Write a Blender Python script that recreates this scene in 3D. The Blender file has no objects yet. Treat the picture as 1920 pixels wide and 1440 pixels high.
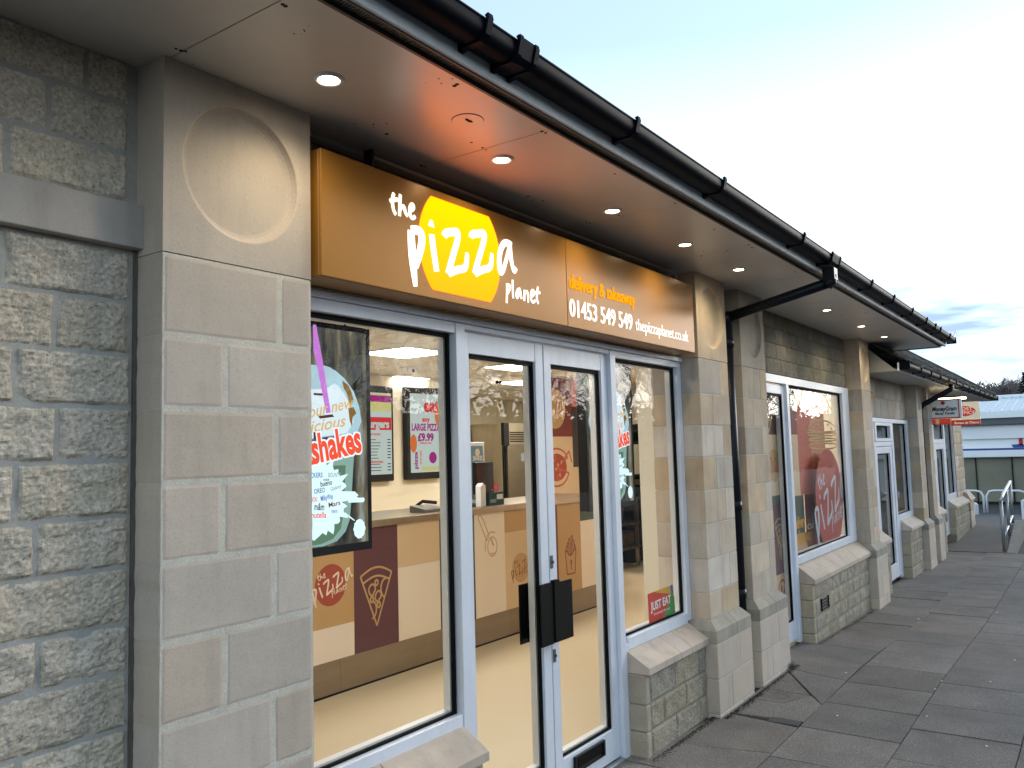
import bpy, bmesh, math, random
from mathutils import Vector, Matrix, noise
import numpy as np
random.seed(7)
SC = bpy.context.scene
COL = SC.collection
R = math.radians

# ------------------------------------------------------------------ camera
FOC = 1550.0                       # focal length in pixels of the 1920 px wide photograph
EYE = Vector((0, 0, 1.62))
YAW, PITCH, ROLL = R(35.31191625), R(4.80961467), R(-1.58757573)
fw = Vector((math.cos(PITCH)*math.cos(YAW), math.cos(PITCH)*math.sin(YAW), math.sin(PITCH)))
r0 = Vector((math.sin(YAW), -math.cos(YAW), 0)); u0 = r0.cross(fw)
rt = r0*math.cos(ROLL)+u0*math.sin(ROLL); up = -r0*math.sin(ROLL)+u0*math.cos(ROLL)
cd = bpy.data.cameras.new('camera'); cam = bpy.data.objects.new('camera', cd); COL.objects.link(cam)
cd.sensor_width = 36; cd.lens = FOC/1920*36; cd.clip_start = 0.05; cd.clip_end = 2000
M = Matrix((rt, up, -fw)).transposed().to_4x4(); M.translation = EYE
cam.matrix_world = M
SC.camera = cam
def ray(x, y): return rt*((x-960)/FOC) - up*((y-720)/FOC) + fw
def onY(x, y, Y): d = ray(x, y); return d*(Y/d.y)+EYE
def onX(x, y, X): d = ray(x, y); return d*(X/d.x)+EYE
def onZ(x, y, Z): d = ray(x, y); return d*((Z-EYE.z)/d.z)+EYE

# ------------------------------------------------------------------ sky, sun, exposure
SUN_EL, SUN_AZ = R(12), R(-28)      # azimuth measured from +X towards +Y
W = bpy.data.worlds.new('World'); SC.world = W; W.use_nodes = True
nt = W.node_tree; N = nt.nodes; L = nt.links; N.clear()
out = N.new('ShaderNodeOutputWorld'); bg = N.new('ShaderNodeBackground'); bg.inputs[1].default_value = 0.15
sky = N.new('ShaderNodeTexSky'); sky.sky_type = 'NISHITA'; sky.sun_disc = False
sky.sun_elevation = SUN_EL; sky.sun_rotation = R(90)-SUN_AZ; sky.air_density = 1.0; sky.dust_density = 0.6; sky.ozone_density = 3.0
tc = N.new('ShaderNodeTexCoord'); sep = N.new('ShaderNodeSeparateXYZ'); L.new(tc.outputs['Generated'], sep.inputs[0])
mp = N.new('ShaderNodeMapping'); mp.inputs['Scale'].default_value = (2.2, 2.2, 15); mp.inputs['Location'].default_value = (.35, .2, -2.9)
L.new(tc.outputs['Generated'], mp.inputs[0])
nz = N.new('ShaderNodeTexNoise'); nz.inputs['Scale'].default_value = 1.1; nz.inputs['Detail'].default_value = 6; nz.inputs['Roughness'].default_value = .55
L.new(mp.outputs[0], nz.inputs[0])
cr = N.new('ShaderNodeValToRGB'); cr.color_ramp.elements[0].position = .46; cr.color_ramp.elements[1].position = .62
L.new(nz.outputs[0], cr.inputs[0])
# thin bright veil of cloud over the clear sky, greyer banks in it low down
veil = N.new('ShaderNodeMix'); veil.data_type = 'RGBA'; vf = N.new('ShaderNodeMapRange'); vf.inputs[1].default_value = .08; vf.inputs[2].default_value = .45; vf.inputs[3].default_value = .78; vf.inputs[4].default_value = .20; L.new(sep.outputs[2], vf.inputs[0]); L.new(vf.outputs[0], veil.inputs[0])
L.new(sky.outputs[0], veil.inputs[6]); veil.inputs[7].default_value = (8.1, 9.5, 10.0, 1)
low = N.new('ShaderNodeMapRange'); low.inputs[1].default_value = .14; low.inputs[2].default_value = .26; low.inputs[3].default_value = .9; low.inputs[4].default_value = 0.0
L.new(sep.outputs[2], low.inputs[0])
mm = N.new('ShaderNodeMath'); mm.operation = 'MULTIPLY'; L.new(low.outputs[0], mm.inputs[0]); L.new(cr.outputs[0], mm.inputs[1])
cl = N.new('ShaderNodeMix'); cl.data_type = 'RGBA'; L.new(mm.outputs[0], cl.inputs[0]); L.new(veil.outputs[2], cl.inputs[6]); cl.inputs[7].default_value = (1.3, 1.9, 3.3, 1)
L.new(cl.outputs[2], bg.inputs[0]); L.new(bg.outputs[0], out.inputs[0])
sd = bpy.data.lights.new('sun', 'SUN'); sd.energy = 1.2; sd.angle = R(35); sd.color = (1, .93, .84)
so = bpy.data.objects.new('sun', sd); COL.objects.link(so)
sv = Vector((math.cos(SUN_EL)*math.cos(SUN_AZ), math.cos(SUN_EL)*math.sin(SUN_AZ), math.sin(SUN_EL)))
so.rotation_euler = sv.to_track_quat('Z', 'Y').to_euler(); so.location = (0, -20, 30)
SC.view_settings.view_transform = 'Standard'; SC.view_settings.look = 'None'
SC.view_settings.exposure = 0.95; SC.view_settings.gamma = 1; SC.view_settings.use_curve_mapping = False
SC.render.engine = 'CYCLES'
SC.cycles.max_bounces = 8; SC.cycles.diffuse_bounces = 4; SC.cycles.glossy_bounces = 4; SC.cycles.transparent_max_bounces = 16
SC.cycles.use_denoising = True; SC.cycles.sample_clamp_indirect = 6; SC.cycles.caustics_reflective = False; SC.cycles.caustics_refractive = False

# ------------------------------------------------------------------ materials
def mat(name, c, rough=.6, metal=0, var=.0, vscale=6, bump=0, bscale=60, rnd=0, c2=None, spots=0, coat=0, emit=None, estr=0, spec=.5, stretch=None, fine=0, streak=0, pits=0):
    m = bpy.data.materials.new(name); m.use_nodes = True
    n = m.node_tree.nodes; l = m.node_tree.links; b = n['Principled BSDF']
    b.inputs['Roughness'].default_value = rough; b.inputs['Metallic'].default_value = metal
    b.inputs['Specular IOR Level'].default_value = spec
    b.inputs['Base Color'].default_value = (*c, 1)
    if coat: b.inputs['Coat Weight'].default_value = coat; b.inputs['Coat Roughness'].default_value = .08
    if emit: b.inputs['Emission Color'].default_value = (*emit, 1); b.inputs['Emission Strength'].default_value = estr
    if var or bump or rnd or spots or fine:
        t = n.new('ShaderNodeTexCoord'); oi = n.new('ShaderNodeObjectInfo')
        vm = n.new('ShaderNodeVectorMath'); vm.operation = 'MULTIPLY_ADD'; vm.inputs[1].default_value = (7.3, 3.1, 5.7)
        l.new(oi.outputs['Random'], vm.inputs[0]); l.new(t.outputs['Object'], vm.inputs[2])
        mpn = n.new('ShaderNodeMapping'); l.new(vm.outputs[0], mpn.inputs[0])
        if stretch: mpn.inputs['Scale'].default_value = stretch
        def nzn(s, d=5, r=.6):
            q = n.new('ShaderNodeTexNoise'); q.inputs['Scale'].default_value = s; q.inputs['Detail'].default_value = d; q.inputs['Roughness'].default_value = r
            l.new(mpn.outputs[0], q.inputs[0]); return q
        cur = None
        cc2 = c2 if c2 else tuple(v*.6 for v in c)
        a = nzn(vscale)
        mr = n.new('ShaderNodeMapRange'); mr.inputs[1].default_value = .35; mr.inputs[2].default_value = .7
        mr.inputs[3].default_value = 0; mr.inputs[4].default_value = var; l.new(a.outputs[0], mr.inputs[0])
        mx = n.new('ShaderNodeMix'); mx.data_type = 'RGBA'; l.new(mr.outputs[0], mx.inputs[0])
        mx.inputs[6].default_value = (*c, 1); mx.inputs[7].default_value = (*cc2, 1); cur = mx.outputs[2]
        if fine:
            f = nzn(bscale*1.5, 2); mr2 = n.new('ShaderNodeMapRange'); mr2.inputs[1].default_value = .3; mr2.inputs[2].default_value = .7
            mr2.inputs[3].default_value = 1-fine; mr2.inputs[4].default_value = 1+fine; l.new(f.outputs[0], mr2.inputs[0])
            vs = n.new('ShaderNodeVectorMath'); vs.operation = 'SCALE'; l.new(cur, vs.inputs[0]); l.new(mr2.outputs[0], vs.inputs['Scale']); cur = vs.outputs[0]
        if spots:
            vo = n.new('ShaderNodeTexVoronoi'); vo.inputs['Scale'].default_value = 55; l.new(mpn.outputs[0], vo.inputs[0])
            ms = n.new('ShaderNodeMapRange'); ms.inputs[1].default_value = .10; ms.inputs[2].default_value = .22; ms.inputs[3].default_value = spots; ms.inputs[4].default_value = 0
            l.new(vo.outputs['Distance'], ms.inputs[0])
            mxx = n.new('ShaderNodeMix'); mxx.data_type = 'RGBA'; l.new(ms.outputs[0], mxx.inputs[0]); l.new(cur, mxx.inputs[6]); mxx.inputs[7].default_value = (.55, .52, .46, 1); cur = mxx.outputs[2]
        def dark(fac_out, amt_lo, amt_hi, a0, a1):
            nonlocal cur
            q = n.new('ShaderNodeMapRange'); q.inputs[1].default_value = a0; q.inputs[2].default_value = a1; q.inputs[3].default_value = amt_lo; q.inputs[4].default_value = amt_hi
            l.new(fac_out, q.inputs[0]); v = n.new('ShaderNodeVectorMath'); v.operation = 'SCALE'; l.new(cur, v.inputs[0]); l.new(q.outputs[0], v.inputs['Scale']); cur = v.outputs[0]
        if streak:
            m2 = n.new('ShaderNodeMapping'); m2.inputs['Scale'].default_value = (1, 1, .12); l.new(vm.outputs[0], m2.inputs[0])
            q1 = n.new('ShaderNodeTexNoise'); q1.inputs['Scale'].default_value = 16; q1.inputs['Detail'].default_value = 6; l.new(m2.outputs[0], q1.inputs[0]); dark(q1.outputs[0], 1, 1-streak, .5, .72)
            q3 = nzn(2.3, 3); dark(q3.outputs[0], 1+streak*.35, 1-streak*.5, .35, .65)
        if pits:
            q2 = n.new('ShaderNodeTexVoronoi'); q2.inputs['Scale'].default_value = 62; l.new(mpn.outputs[0], q2.inputs[0]); dark(q2.outputs['Distance'], 1-pits, 1, .10, .28)
        if rnd:
            mr3 = n.new('ShaderNodeMapRange'); mr3.inputs[3].default_value = 1-rnd; mr3.inputs[4].default_value = 1+rnd; l.new(oi.outputs['Random'], mr3.inputs[0])
            hs = n.new('ShaderNodeHueSaturation'); l.new(mr3.outputs[0], hs.inputs['Value']); l.new(cur, hs.inputs['Color'])
            # independent tint from a second hash of the random number
            fr = n.new('ShaderNodeMath'); fr.operation = 'MULTIPLY'; fr.inputs[1].default_value = 17.37; l.new(oi.outputs['Random'], fr.inputs[0])
            f2 = n.new('ShaderNodeMath'); f2.operation = 'FRACT'; l.new(fr.outputs[0], f2.inputs[0])
            mr4 = n.new('ShaderNodeMapRange'); mr4.inputs[3].default_value = max(.4, 1-rnd*2.2); mr4.inputs[4].default_value = 1+rnd*1.6; l.new(f2.outputs[0], mr4.inputs[0])
            l.new(mr4.outputs[0], hs.inputs['Saturation']); cur = hs.outputs[0]
        l.new(cur, b.inputs['Base Color'])
        if bump:
            bn = nzn(bscale, 6, .65); bp = n.new('ShaderNodeBump'); bp.inputs['Strength'].default_value = bump; bp.inputs['Distance'].default_value = .01
            l.new(bn.outputs[0], bp.inputs['Height']); l.new(bp.outputs[0], b.inputs['Normal'])
    return m

def emis(name, c, s):
    m = bpy.data.materials.new(name); m.use_nodes = True; n = m.node_tree.nodes; l = m.node_tree.links
    n.clear(); o = n.new('ShaderNodeOutputMaterial'); e = n.new('ShaderNodeEmission'); e.inputs[0].default_value = (*c, 1); e.inputs[1].default_value = s
    l.new(e.outputs[0], o.inputs[0]); return m

def glassmat(name, tint=(1, 1, 1), base=.045):
    m = bpy.data.materials.new(name); m.use_nodes = True; n = m.node_tree.nodes; l = m.node_tree.links; n.clear()
    o = n.new('ShaderNodeOutputMaterial'); tr = n.new('ShaderNodeBsdfTransparent'); tr.inputs[0].default_value = (*tint, 1)
    gl = n.new('ShaderNodeBsdfGlossy'); gl.inputs['Roughness'].default_value = 0.0
    lw = n.new('ShaderNodeLayerWeight'); lw.inputs[0].default_value = .5
    p = n.new('ShaderNodeMath'); p.operation = 'POWER'; p.inputs[1].default_value = 5; l.new(lw.outputs['Facing'], p.inputs[0])
    q = n.new('ShaderNodeMath'); q.operation = 'MULTIPLY_ADD'; q.inputs[1].default_value = .65; q.inputs[2].default_value = base; l.new(p.outputs[0], q.inputs[0])
    mx = n.new('ShaderNodeMixShader'); l.new(q.outputs[0], mx.inputs[0]); l.new(tr.outputs[0], mx.inputs[1]); l.new(gl.outputs[0], mx.inputs[2])
    l.new(mx.outputs[0], o.inputs[0]); return m

ashlar = mat('ashlar', (.57, .475, .35), .85, var=.85, vscale=5, c2=(.47, .35, .265), rnd=.19, bump=.12, bscale=140, fine=.05, streak=.16, pits=.12)
ashlar_grey = mat('ashlar_grey', (.585, .495, .405), .85, var=.7, vscale=4, c2=(.51, .435, .36), rnd=.065, bump=.12, bscale=140, fine=.06, streak=.11, pits=.10)
weather = mat('weather_stone', (.38, .345, .28), .85, var=.6, vscale=8, c2=(.22, .21, .18), rnd=.08, bump=.12, bscale=140, fine=.06, streak=.18, pits=.10)
sillst = mat('sill_stone', (.56, .47, .385), .8, var=.4, vscale=5, c2=(.46, .38, .30), rnd=.06, bump=.08, bscale=140, fine=.04, streak=.18, pits=.10)
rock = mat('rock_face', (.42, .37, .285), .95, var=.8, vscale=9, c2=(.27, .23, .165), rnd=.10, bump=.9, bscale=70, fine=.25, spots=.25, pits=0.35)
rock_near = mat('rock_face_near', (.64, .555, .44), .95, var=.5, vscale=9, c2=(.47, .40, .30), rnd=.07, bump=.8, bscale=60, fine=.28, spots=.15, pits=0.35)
quoinm = mat('quoin_stone', (.45, .385, .285), .9, var=.7, vscale=9, c2=(.33, .275, .20), rnd=.08, bump=.4, bscale=90, fine=.12)
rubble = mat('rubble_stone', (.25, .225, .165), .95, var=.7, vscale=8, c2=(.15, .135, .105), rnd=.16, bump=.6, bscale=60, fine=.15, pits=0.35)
mortar = mat('mortar', (.52, .49, .42), .95, var=.5, vscale=20, bump=.3, bscale=120, fine=.08)
mortar_pale = mat('mortar_pale', (.66, .62, .53), .95, var=.4, vscale=20, bump=.3, bscale=120, fine=.08)
mortar_buff = mat('mortar_buff', (.30, .27, .215), .95, var=.5, vscale=20, bump=.3, bscale=120, fine=.1)
mortar_grey = mat('mortar_grey', (.46, .445, .41), .95, var=.5, vscale=14, c2=(.34, .33, .30), bump=.3, bscale=90, fine=.08)
mortar_dark = mat('mortar_dark', (.10, .095, .08), .95, var=.5, vscale=14, bump=.3, bscale=90)
lintelst = mat('lintel_concrete', (.48, .43, .385), .85, var=.4, vscale=6, c2=(.32, .30, .28), bump=.1, bscale=160, fine=.04, streak=.18, pits=.10)
soffitm = mat('soffit_board', (.64, .61, .575), .33, var=.45, vscale=3, c2=(.60, .565, .52), bump=.03, bscale=8, fine=.02, spec=.9, streak=.0)
soffit2m = mat('soffit_board_old', (.46, .455, .43), .5, var=.5, vscale=3, c2=(.36, .35, .32))
fasciam = mat('fascia_board', (.80, .84, .88), .45, var=.25, vscale=3)
dark_trim = mat('dark_trim', (.05, .04, .035), .5)
ventm = mat('vent_brown', (.11, .09, .07), .5)
gutterm = mat('gutter_black', (.004, .0055, .010), .42, spec=.03)
pipem = mat('pipe_black', (.008, .010, .015), .35, spec=.2)
slatem = mat('slate', (.17, .165, .155), .8, var=.8, vscale=4, c2=(.07, .07, .07), rnd=.45, bump=.4, bscale=40, fine=.2)
white_frame = mat('white_aluminium', (.78, .82, .90), .35, var=.25, vscale=4, c2=(.68, .73, .82), fine=.02, bscale=40, streak=.07)
white_in = mat('white_inner', (.80, .78, .74), .4)
gasket = mat('black_gasket', (.006, .006, .006), .7, spec=.1)
glass = glassmat('glass', base=.016)
blackpl = mat('black_plastic', (.008, .008, .009), .4, spec=.3)
blackmet = mat('black_metal', (.004, .004, .0045), .7, spec=.12)
lockm = mat('lock_metal', (.25, .25, .25), .35, metal=.8)
goldsign = mat('bronze_panel', (.34, .155, .028), .25, metal=.09, var=.1, vscale=3, spec=.1)
sign_side = mat('bronze_side', (.34, .15, .02), .35, metal=.2)
cream_wall = mat('cream_wall', (.86, .78, .60), .8, var=.1, vscale=2)
cream_ceil = mat('cream_ceiling', (.88, .83, .72), .85, var=.1, vscale=4, bump=.1, bscale=120)
nibm = mat('cream_nib', (.82, .75, .60), .6)
floorm = mat('vinyl_floor', (.62, .52, .345), .5, var=.25, vscale=3, c2=(.56, .46, .30), fine=.06, bscale=180)
steel = mat('stainless', (.52, .46, .36), .28, metal=.9, var=.3, vscale=3, c2=(.36, .31, .23), stretch=(8, 8, .6))
steel_dk = mat('stainless_dark', (.30, .25, .19), .35, metal=.85, var=.5, vscale=3, c2=(.20, .165, .12), stretch=(1, 1, 3))
kickm = mat('kick_board', (.31, .235, .15), .45, metal=.3, var=.6, vscale=3, c2=(.22, .17, .11), stretch=(.6, 1, 4))
def flat(name, c, r=.6): return mat(name, c, r, var=.06, vscale=3)
tan = flat('print_tan', (.56, .345, .15)); tan_lt = flat('print_light_tan', (.72, .53, .32)); creamp = flat('print_cream', (.87, .75, .60)); creamw = flat('print_pale', (.86, .74, .60))
purple = flat('print_plum', (.125, .042, .052)); redp = flat('print_red', (.40, .075, .04)); teal = flat('print_teal', (.075, .115, .10)); darkg = flat('print_charcoal', (.055, .045, .045))
maroon = flat('print_maroon', (.20, .035, .03)); rustp = flat('print_rust_line', (.28, .06, .035)); brick_r = flat('print_brick', (.56, .11, .065)); greenp = flat('print_green', (.03, .07, .04)); goldp = flat('print_gold', (.62, .40, .16)); orangep = flat('print_orange', (.75, .35, .02)); choc = flat('print_chocolate', (.10, .045, .03))
whitep = flat('print_white', (.85, .84, .82)); 
paving = mat('paving', (.205, .182, .162), .88, var=.8, vscale=2.6, c2=(.12, .105, .094), rnd=.14, bump=.7, bscale=130, fine=.45, spots=.5, streak=.0, pits=.35)
bedm = mat('paving_bed', (.055, .05, .043), .95, var=.5, vscale=10)
asphalt = mat('asphalt', (.055, .055, .056), .9, var=.4, vscale=2, bump=.4, bscale=100)
galv = mat('galvanised', (.42, .45, .48), .4, metal=.7, var=.4, vscale=8, c2=(.22, .24, .26))
whitepaint = mat('white_paint', (.78, .79, .80), .5)
leafm = mat('weed_green', (.05, .085, .025), .8, rnd=.3, var=.3)
barkm = mat('bark', (.055, .045, .038), .95, var=.5, vscale=5)
bark_hazed = mat('bark_hazed', (.17, .14, .135), .95)  # paler than the near bark: distance haze mixed into the colour
grassm = mat('rough_grass', (.06, .075, .035), .95, var=.6, vscale=.3)

# ------------------------------------------------------------------ mesh helpers
class MB:
    def __init__(s): s.b = bmesh.new()
    def box(s, x0, x1, y0, y1, z0, z1, bev=0):
        vs = [s.b.verts.new(p) for p in ((x0,y0,z0),(x1,y0,z0),(x1,y1,z0),(x0,y1,z0),(x0,y0,z1),(x1,y0,z1),(x1,y1,z1),(x0,y1,z1))]
        fs = [s.b.faces.new([vs[i] for i in f]) for f in ((3,2,1,0),(4,5,6,7),(0,1,5,4),(1,2,6,5),(2,3,7,6),(3,0,4,7))]
        if bev:
            es = {e for f in fs for e in f.edges}
            bmesh.ops.bevel(s.b, geom=list(es), offset=bev, segments=1, affect='EDGES')
        return s
    def hexa(s, pts):   # 8 points: 4 bottom ccw, 4 top ccw
        vs = [s.b.verts.new(p) for p in pts]
        for f in ((3,2,1,0),(4,5,6,7),(0,1,5,4),(1,2,6,5),(2,3,7,6),(3,0,4,7)): s.b.faces.new([vs[i] for i in f])
        return s
    def prism(s, poly, d):   # poly list of 3D points, extruded by vector d
        d = Vector(d); a = [s.b.verts.new(p) for p in poly]; c = [s.b.verts.new(Vector(p)+d) for p in poly]; n = len(poly)
        s.b.faces.new(a[::-1]); s.b.faces.new(c)
        for i in range(n): s.b.faces.new((a[i], a[(i+1) % n], c[(i+1) % n], c[i]))
        return s
    def tube(s, pts, r, n=10, caps=True):
        pts = [Vector(p) for p in pts]; rr = r if isinstance(r, (list, tuple)) else [r]*len(pts); rings = []
        for i, p in enumerate(pts):
            t = (pts[min(i+1, len(pts)-1)]-pts[max(i-1, 0)]).normalized()
            a = t.orthogonal().normalized() if i == 0 else (pa - t*pa.dot(t)).normalized()
            pa = a; b = t.cross(a)
            rings.append([s.b.verts.new(p+(a*math.cos(2*math.pi*k/n)+b*math.sin(2*math.pi*k/n))*rr[i]) for k in range(n)])
        for i in range(len(rings)-1):
            for k in range(n): s.b.faces.new((rings[i][k], rings[i][(k+1) % n], rings[i+1][(k+1) % n], rings[i+1][k]))
        if caps: s.b.faces.new(rings[0][::-1]); s.b.faces.new(rings[-1])
        return s
    def profile(s, prof, x0, x1, caps=True):   # closed (y,z) profile swept along X
        a = [s.b.verts.new((x0, y, z)) for y, z in prof]; c = [s.b.verts.new((x1, y, z)) for y, z in prof]; n = len(prof)
        for i in range(n): s.b.faces.new((a[i], a[(i+1) % n], c[(i+1) % n], c[i]))
        if caps: s.b.faces.new(a[::-1]); s.b.faces.new(c)
        return s
    def disc(s, c, r, nrm, th, n=40):
        c = Vector(c); nrm = Vector(nrm).normalized(); a = nrm.orthogonal().normalized(); b = nrm.cross(a)
        return s.prism([c+(a*math.cos(2*math.pi*k/n)+b*math.sin(2*math.pi*k/n))*r for k in range(n)], nrm*th)
    def build(s, name, m, parent=None, smooth=False):
        bmesh.ops.recalc_face_normals(s.b, faces=s.b.faces)
        me = bpy.data.meshes.new(name); s.b.to_mesh(me); s.b.free(); me.materials.append(m)
        if smooth:
            for p in me.polygons: p.use_smooth = True
        return link(name, me, parent)
def root_loc(p):
    l = Vector()
    while p is not None: l += p.location; p = p.parent
    return l
def link(name, me, parent=None, loc=None):
    o = bpy.data.objects.new(name, me); COL.objects.link(o)
    if parent is not None: o.parent = parent
    o.location = (Vector(loc) if loc is not None else Vector()) - (root_loc(parent) if parent is not None else Vector())
    return o
def thing(name, label, cat, loc=(0, 0, 0), group=None):
    o = bpy.data.objects.new(name, None); COL.objects.link(o); o.location = loc; o.empty_display_size = .2
    o['label'] = label; o['category'] = cat
    if group: o['group'] = group
    return o
def tag(o, label, cat, group=None):
    o['label'] = label; o['category'] = cat
    if group: o['group'] = group
    return o
def struct(o): o['kind'] = 'structure'; return o
def stuff(o): o['kind'] = 'stuff'; return o
def join_meshes(meshes):
    b = bmesh.new()
    for me in meshes: b.from_mesh(me)
    me = bpy.data.meshes.new('joined'); b.to_mesh(me); b.free(); return me
DG = bpy.context.evaluated_depsgraph_get
def curve_to_mesh(cu):
    o = bpy.data.objects.new('tmp', cu); COL.objects.link(o)
    me = bpy.data.meshes.new_from_object(o.evaluated_get(DG())); bpy.data.objects.remove(o); return me
def frame_uv(origin, u, v, w):
    """matrix taking (u, v, depth) to the world"""
    m = Matrix((Vector(u), Vector(v), Vector(w))).transposed().to_4x4(); m.translation = Vector(origin); return m
XZ = lambda x, z, y: frame_uv((x, y, z), (1, 0, 0), (0, 0, 1), (0, -1, 0))      # facing the street
YZ = lambda y, z, x: frame_uv((x, y, z), (0, -1, 0), (0, 0, 1), (-1, 0, 0))     # facing back along the pavement
def text(name, s, M4, h, m, parent, width=None, bold=0, ext=.0008, shear=0, align='LEFT', rot=0, spacing=1, smear=0):
    """lettering h tall, squeezed to width, raised ext"""
    cu = bpy.data.curves.new(name, 'FONT'); cu.body = s; cu.size = 1; cu.offset = bold; cu.extrude = .5; cu.shear = shear; cu.space_character = spacing; cu.resolution_u = 3
    me = curve_to_mesh(cu)
    co = np.array([v.co[:] for v in me.vertices]); w = co[:, 0].max()-co[:, 0].min(); hh = .73
    sx = (width/w) if width else h/hh; sy = h/hh
    ox = co[:, 0].min() if align == 'LEFT' else (co[:, 0].min()+co[:, 0].max())/2
    me.transform(M4 @ Matrix.Rotation(rot, 4, 'Z') @ Matrix.Diagonal((sx, sy, ext, 1)) @ Matrix.Translation((-ox, 0, 0.5)))
    if smear:
        b2 = bmesh.new(); ux = (M4.to_3x3() @ Vector((1, 0, 0))).normalized(); uw = (M4.to_3x3() @ Vector((0, 0, 1))).normalized()
        for k_ in (-1, 0, 1):
            m2 = me.copy(); m2.transform(Matrix.Translation(ux*smear*k_+uw*ext*.08*(k_+1))); b2.from_mesh(m2); bpy.data.meshes.remove(m2)
        b2.to_mesh(me); b2.free()
    me.materials.clear(); me.materials.append(m)
    return link(name, me, parent)
def strokes(name, sts, M4, r, m, parent, flatz=.15, closed=False):
    """hand drawn strokes: list of (points, radii or None) in (u, v), swept as flattened tubes"""
    cu = bpy.data.curves.new(name, 'CURVE'); cu.dimensions = '3D'; cu.bevel_depth = 1; cu.bevel_resolution = 2; cu.resolution_u = 4; cu.use_fill_caps = True
    for st in sts:
        pts, cyc = (st[0], st[1]) if isinstance(st, tuple) and len(st) == 2 and isinstance(st[1], bool) else (st, False)
        sp = cu.splines.new('NURBS'); sp.points.add(len(pts)-1)
        for q, p in zip(sp.points, pts):
            q.co = (p[0], p[1], 0, 1); q.radius = r*(p[2] if len(p) > 2 else 1)
        sp.order_u = min(3, len(pts)); sp.use_endpoint_u = not cyc; sp.use_cyclic_u = cyc
    me = curve_to_mesh(cu); me.transform(M4 @ Matrix.Diagonal((1, 1, flatz, 1))); me.materials.clear(); me.materials.append(m)
    return link(name, me, parent)

# ------------------------------------------------------------------ ground heights
def gz(X):
    if X < 6.3: return .03
    if X < 9: return .03-.085*(X-6.3)/2.7
    if X < 14.2: return -.055
    return -.055

# ------------------------------------------------------------------ ground, pavement
b = MB()
ts = [(-60, -.12), (19, -.12), (24, -.5), (44, -1.72), (120, -1.72), (900, -1.72)]
for (xa, za), (xb, zb) in zip(ts[:-1], ts[1:]):
    vs = [b.b.verts.new(p) for p in ((xa, -400, za), (xb, -400, zb), (xb, 400, zb), (xa, 400, za))]; b.b.faces.new(vs)
struct(b.build('ground', asphalt))
b = MB()
xs = [-3, 6.3, 9, 14.35]
for xa, xb in zip(xs[:-1], xs[1:]):
    za, zb = gz(xa)-.012, gz(xb)-.012
    b.hexa([(xa,-1.3,-.2),(xb,-1.3,-.2),(xb,2.3,-.2),(xa,2.3,-.2),(xa,-1.3,za),(xb,-1.3,zb),(xb,2.3,zb),(xa,2.3,za)])
bed = struct(b.build('pavement', bedm))
def slab(poly, dz=0, th=.045):
    g = .0024
    c = Vector((sum(p[0] for p in poly)/len(poly), sum(p[1] for p in poly)/len(poly)))
    pp = []
    n = len(poly)
    for i, p in enumerate(poly):
        d = Vector((p[0], p[1]))-c; pp.append((p[0]-g*(1 if d.x > 0 else -1), p[1]-g*(1 if d.y > 0 else -1)))
    rx, ry = random.uniform(-.0035, .0035), random.uniform(-.0035, .0035)
    z = lambda p: gz(p[0])+dz+rx*(p[0]-c.x)*2+ry*(p[1]-c.y)*2
    m = MB(); a = [m.b.verts.new((p[0], p[1], z(p)-th)) for p in pp]; t = [m.b.verts.new((p[0], p[1], z(p))) for p in pp]
    m.b.faces.new(a[::-1]); m.b.faces.new(t); es = []
    for i in range(n): m.b.faces.new((a[i], a[(i+1) % n], t[(i+1) % n], t[i]))
    m.b.edges.ensure_lookup_table()
    top = [e for e in m.b.edges if e.verts[0] in t and e.verts[1] in t]
    bmesh.ops.bevel(m.b, geom=top, offset=.003, segments=1, affect='EDGES')
    return m.build('paving_slab', paving, bed)
rows = [(.985, 1.515), (.455, .985), (-.075, .455), (-.605, -.075), (-1.13, -.605)]
for ri, (ya, yb) in enumerate(rows):
    off = [4.345, 4.62, 4.36, 4.6, 4.35][ri]
    x = off-.53*3
    while x < 14.3:
        wdt = .53*random.choice([1, 1, 1, 1.0])
        slab([(x, ya), (min(x+wdt, 14.33), ya), (min(x+wdt, 14.33), yb), (x, yb)], random.uniform(-.002, .002)); x += wdt
# the row against the walls: cut slabs round the gully between the twin piers
Yw = 2.14
for p in ([(2.9, 1.515), (3.42, 1.515), (3.42, Yw), (2.9, Yw)], [(3.42, 1.515), (3.9, 1.515), (3.9, Yw), (3.42, Yw)], [(3.9, 1.515), (4.385, 1.515), (4.31, 1.80), (4.25, Yw), (3.9, Yw)],
          [(4.385, 1.515), (4.85, 1.515), (4.9, Yw-.15), (4.25, Yw-.1), (4.31, 1.8)], [(4.96, 1.515), (5.34, 1.515), (5.5, 1.62), (5.25, 1.72), (5.25, 1.95), (4.92, 1.95)],
          [(5.34, 1.515), (5.96, 1.522), (6.09, 1.97)], [(5.5, 1.63), (6.05, 1.955), (5.52, 1.955), (5.50, 1.73)], [(5.255, 1.725), (5.495, 1.63), (5.515, 1.955), (5.255, 1.95)],
          [(5.96, 1.522), (6.45, 1.53), (6.68, Yw), (6.12, Yw), (6.09, 1.97)], [(6.45, 1.53), (7.0, 1.53), (7.05, Yw), (6.68, Yw)],
          [(7.0, 1.53), (7.75, 1.50), (7.75, Yw), (7.05, Yw)]): slab(p, random.uniform(-.002, .002))
x = 7.75
while x < 14.2:
    w_ = random.choice([.53, .8, .53, .9]); slab([(x, 1.50), (min(x+w_, 14.33), 1.50), (min(x+w_, 14.33), Yw), (x, Yw)], random.uniform(-.003, .003)); x += w_
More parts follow.
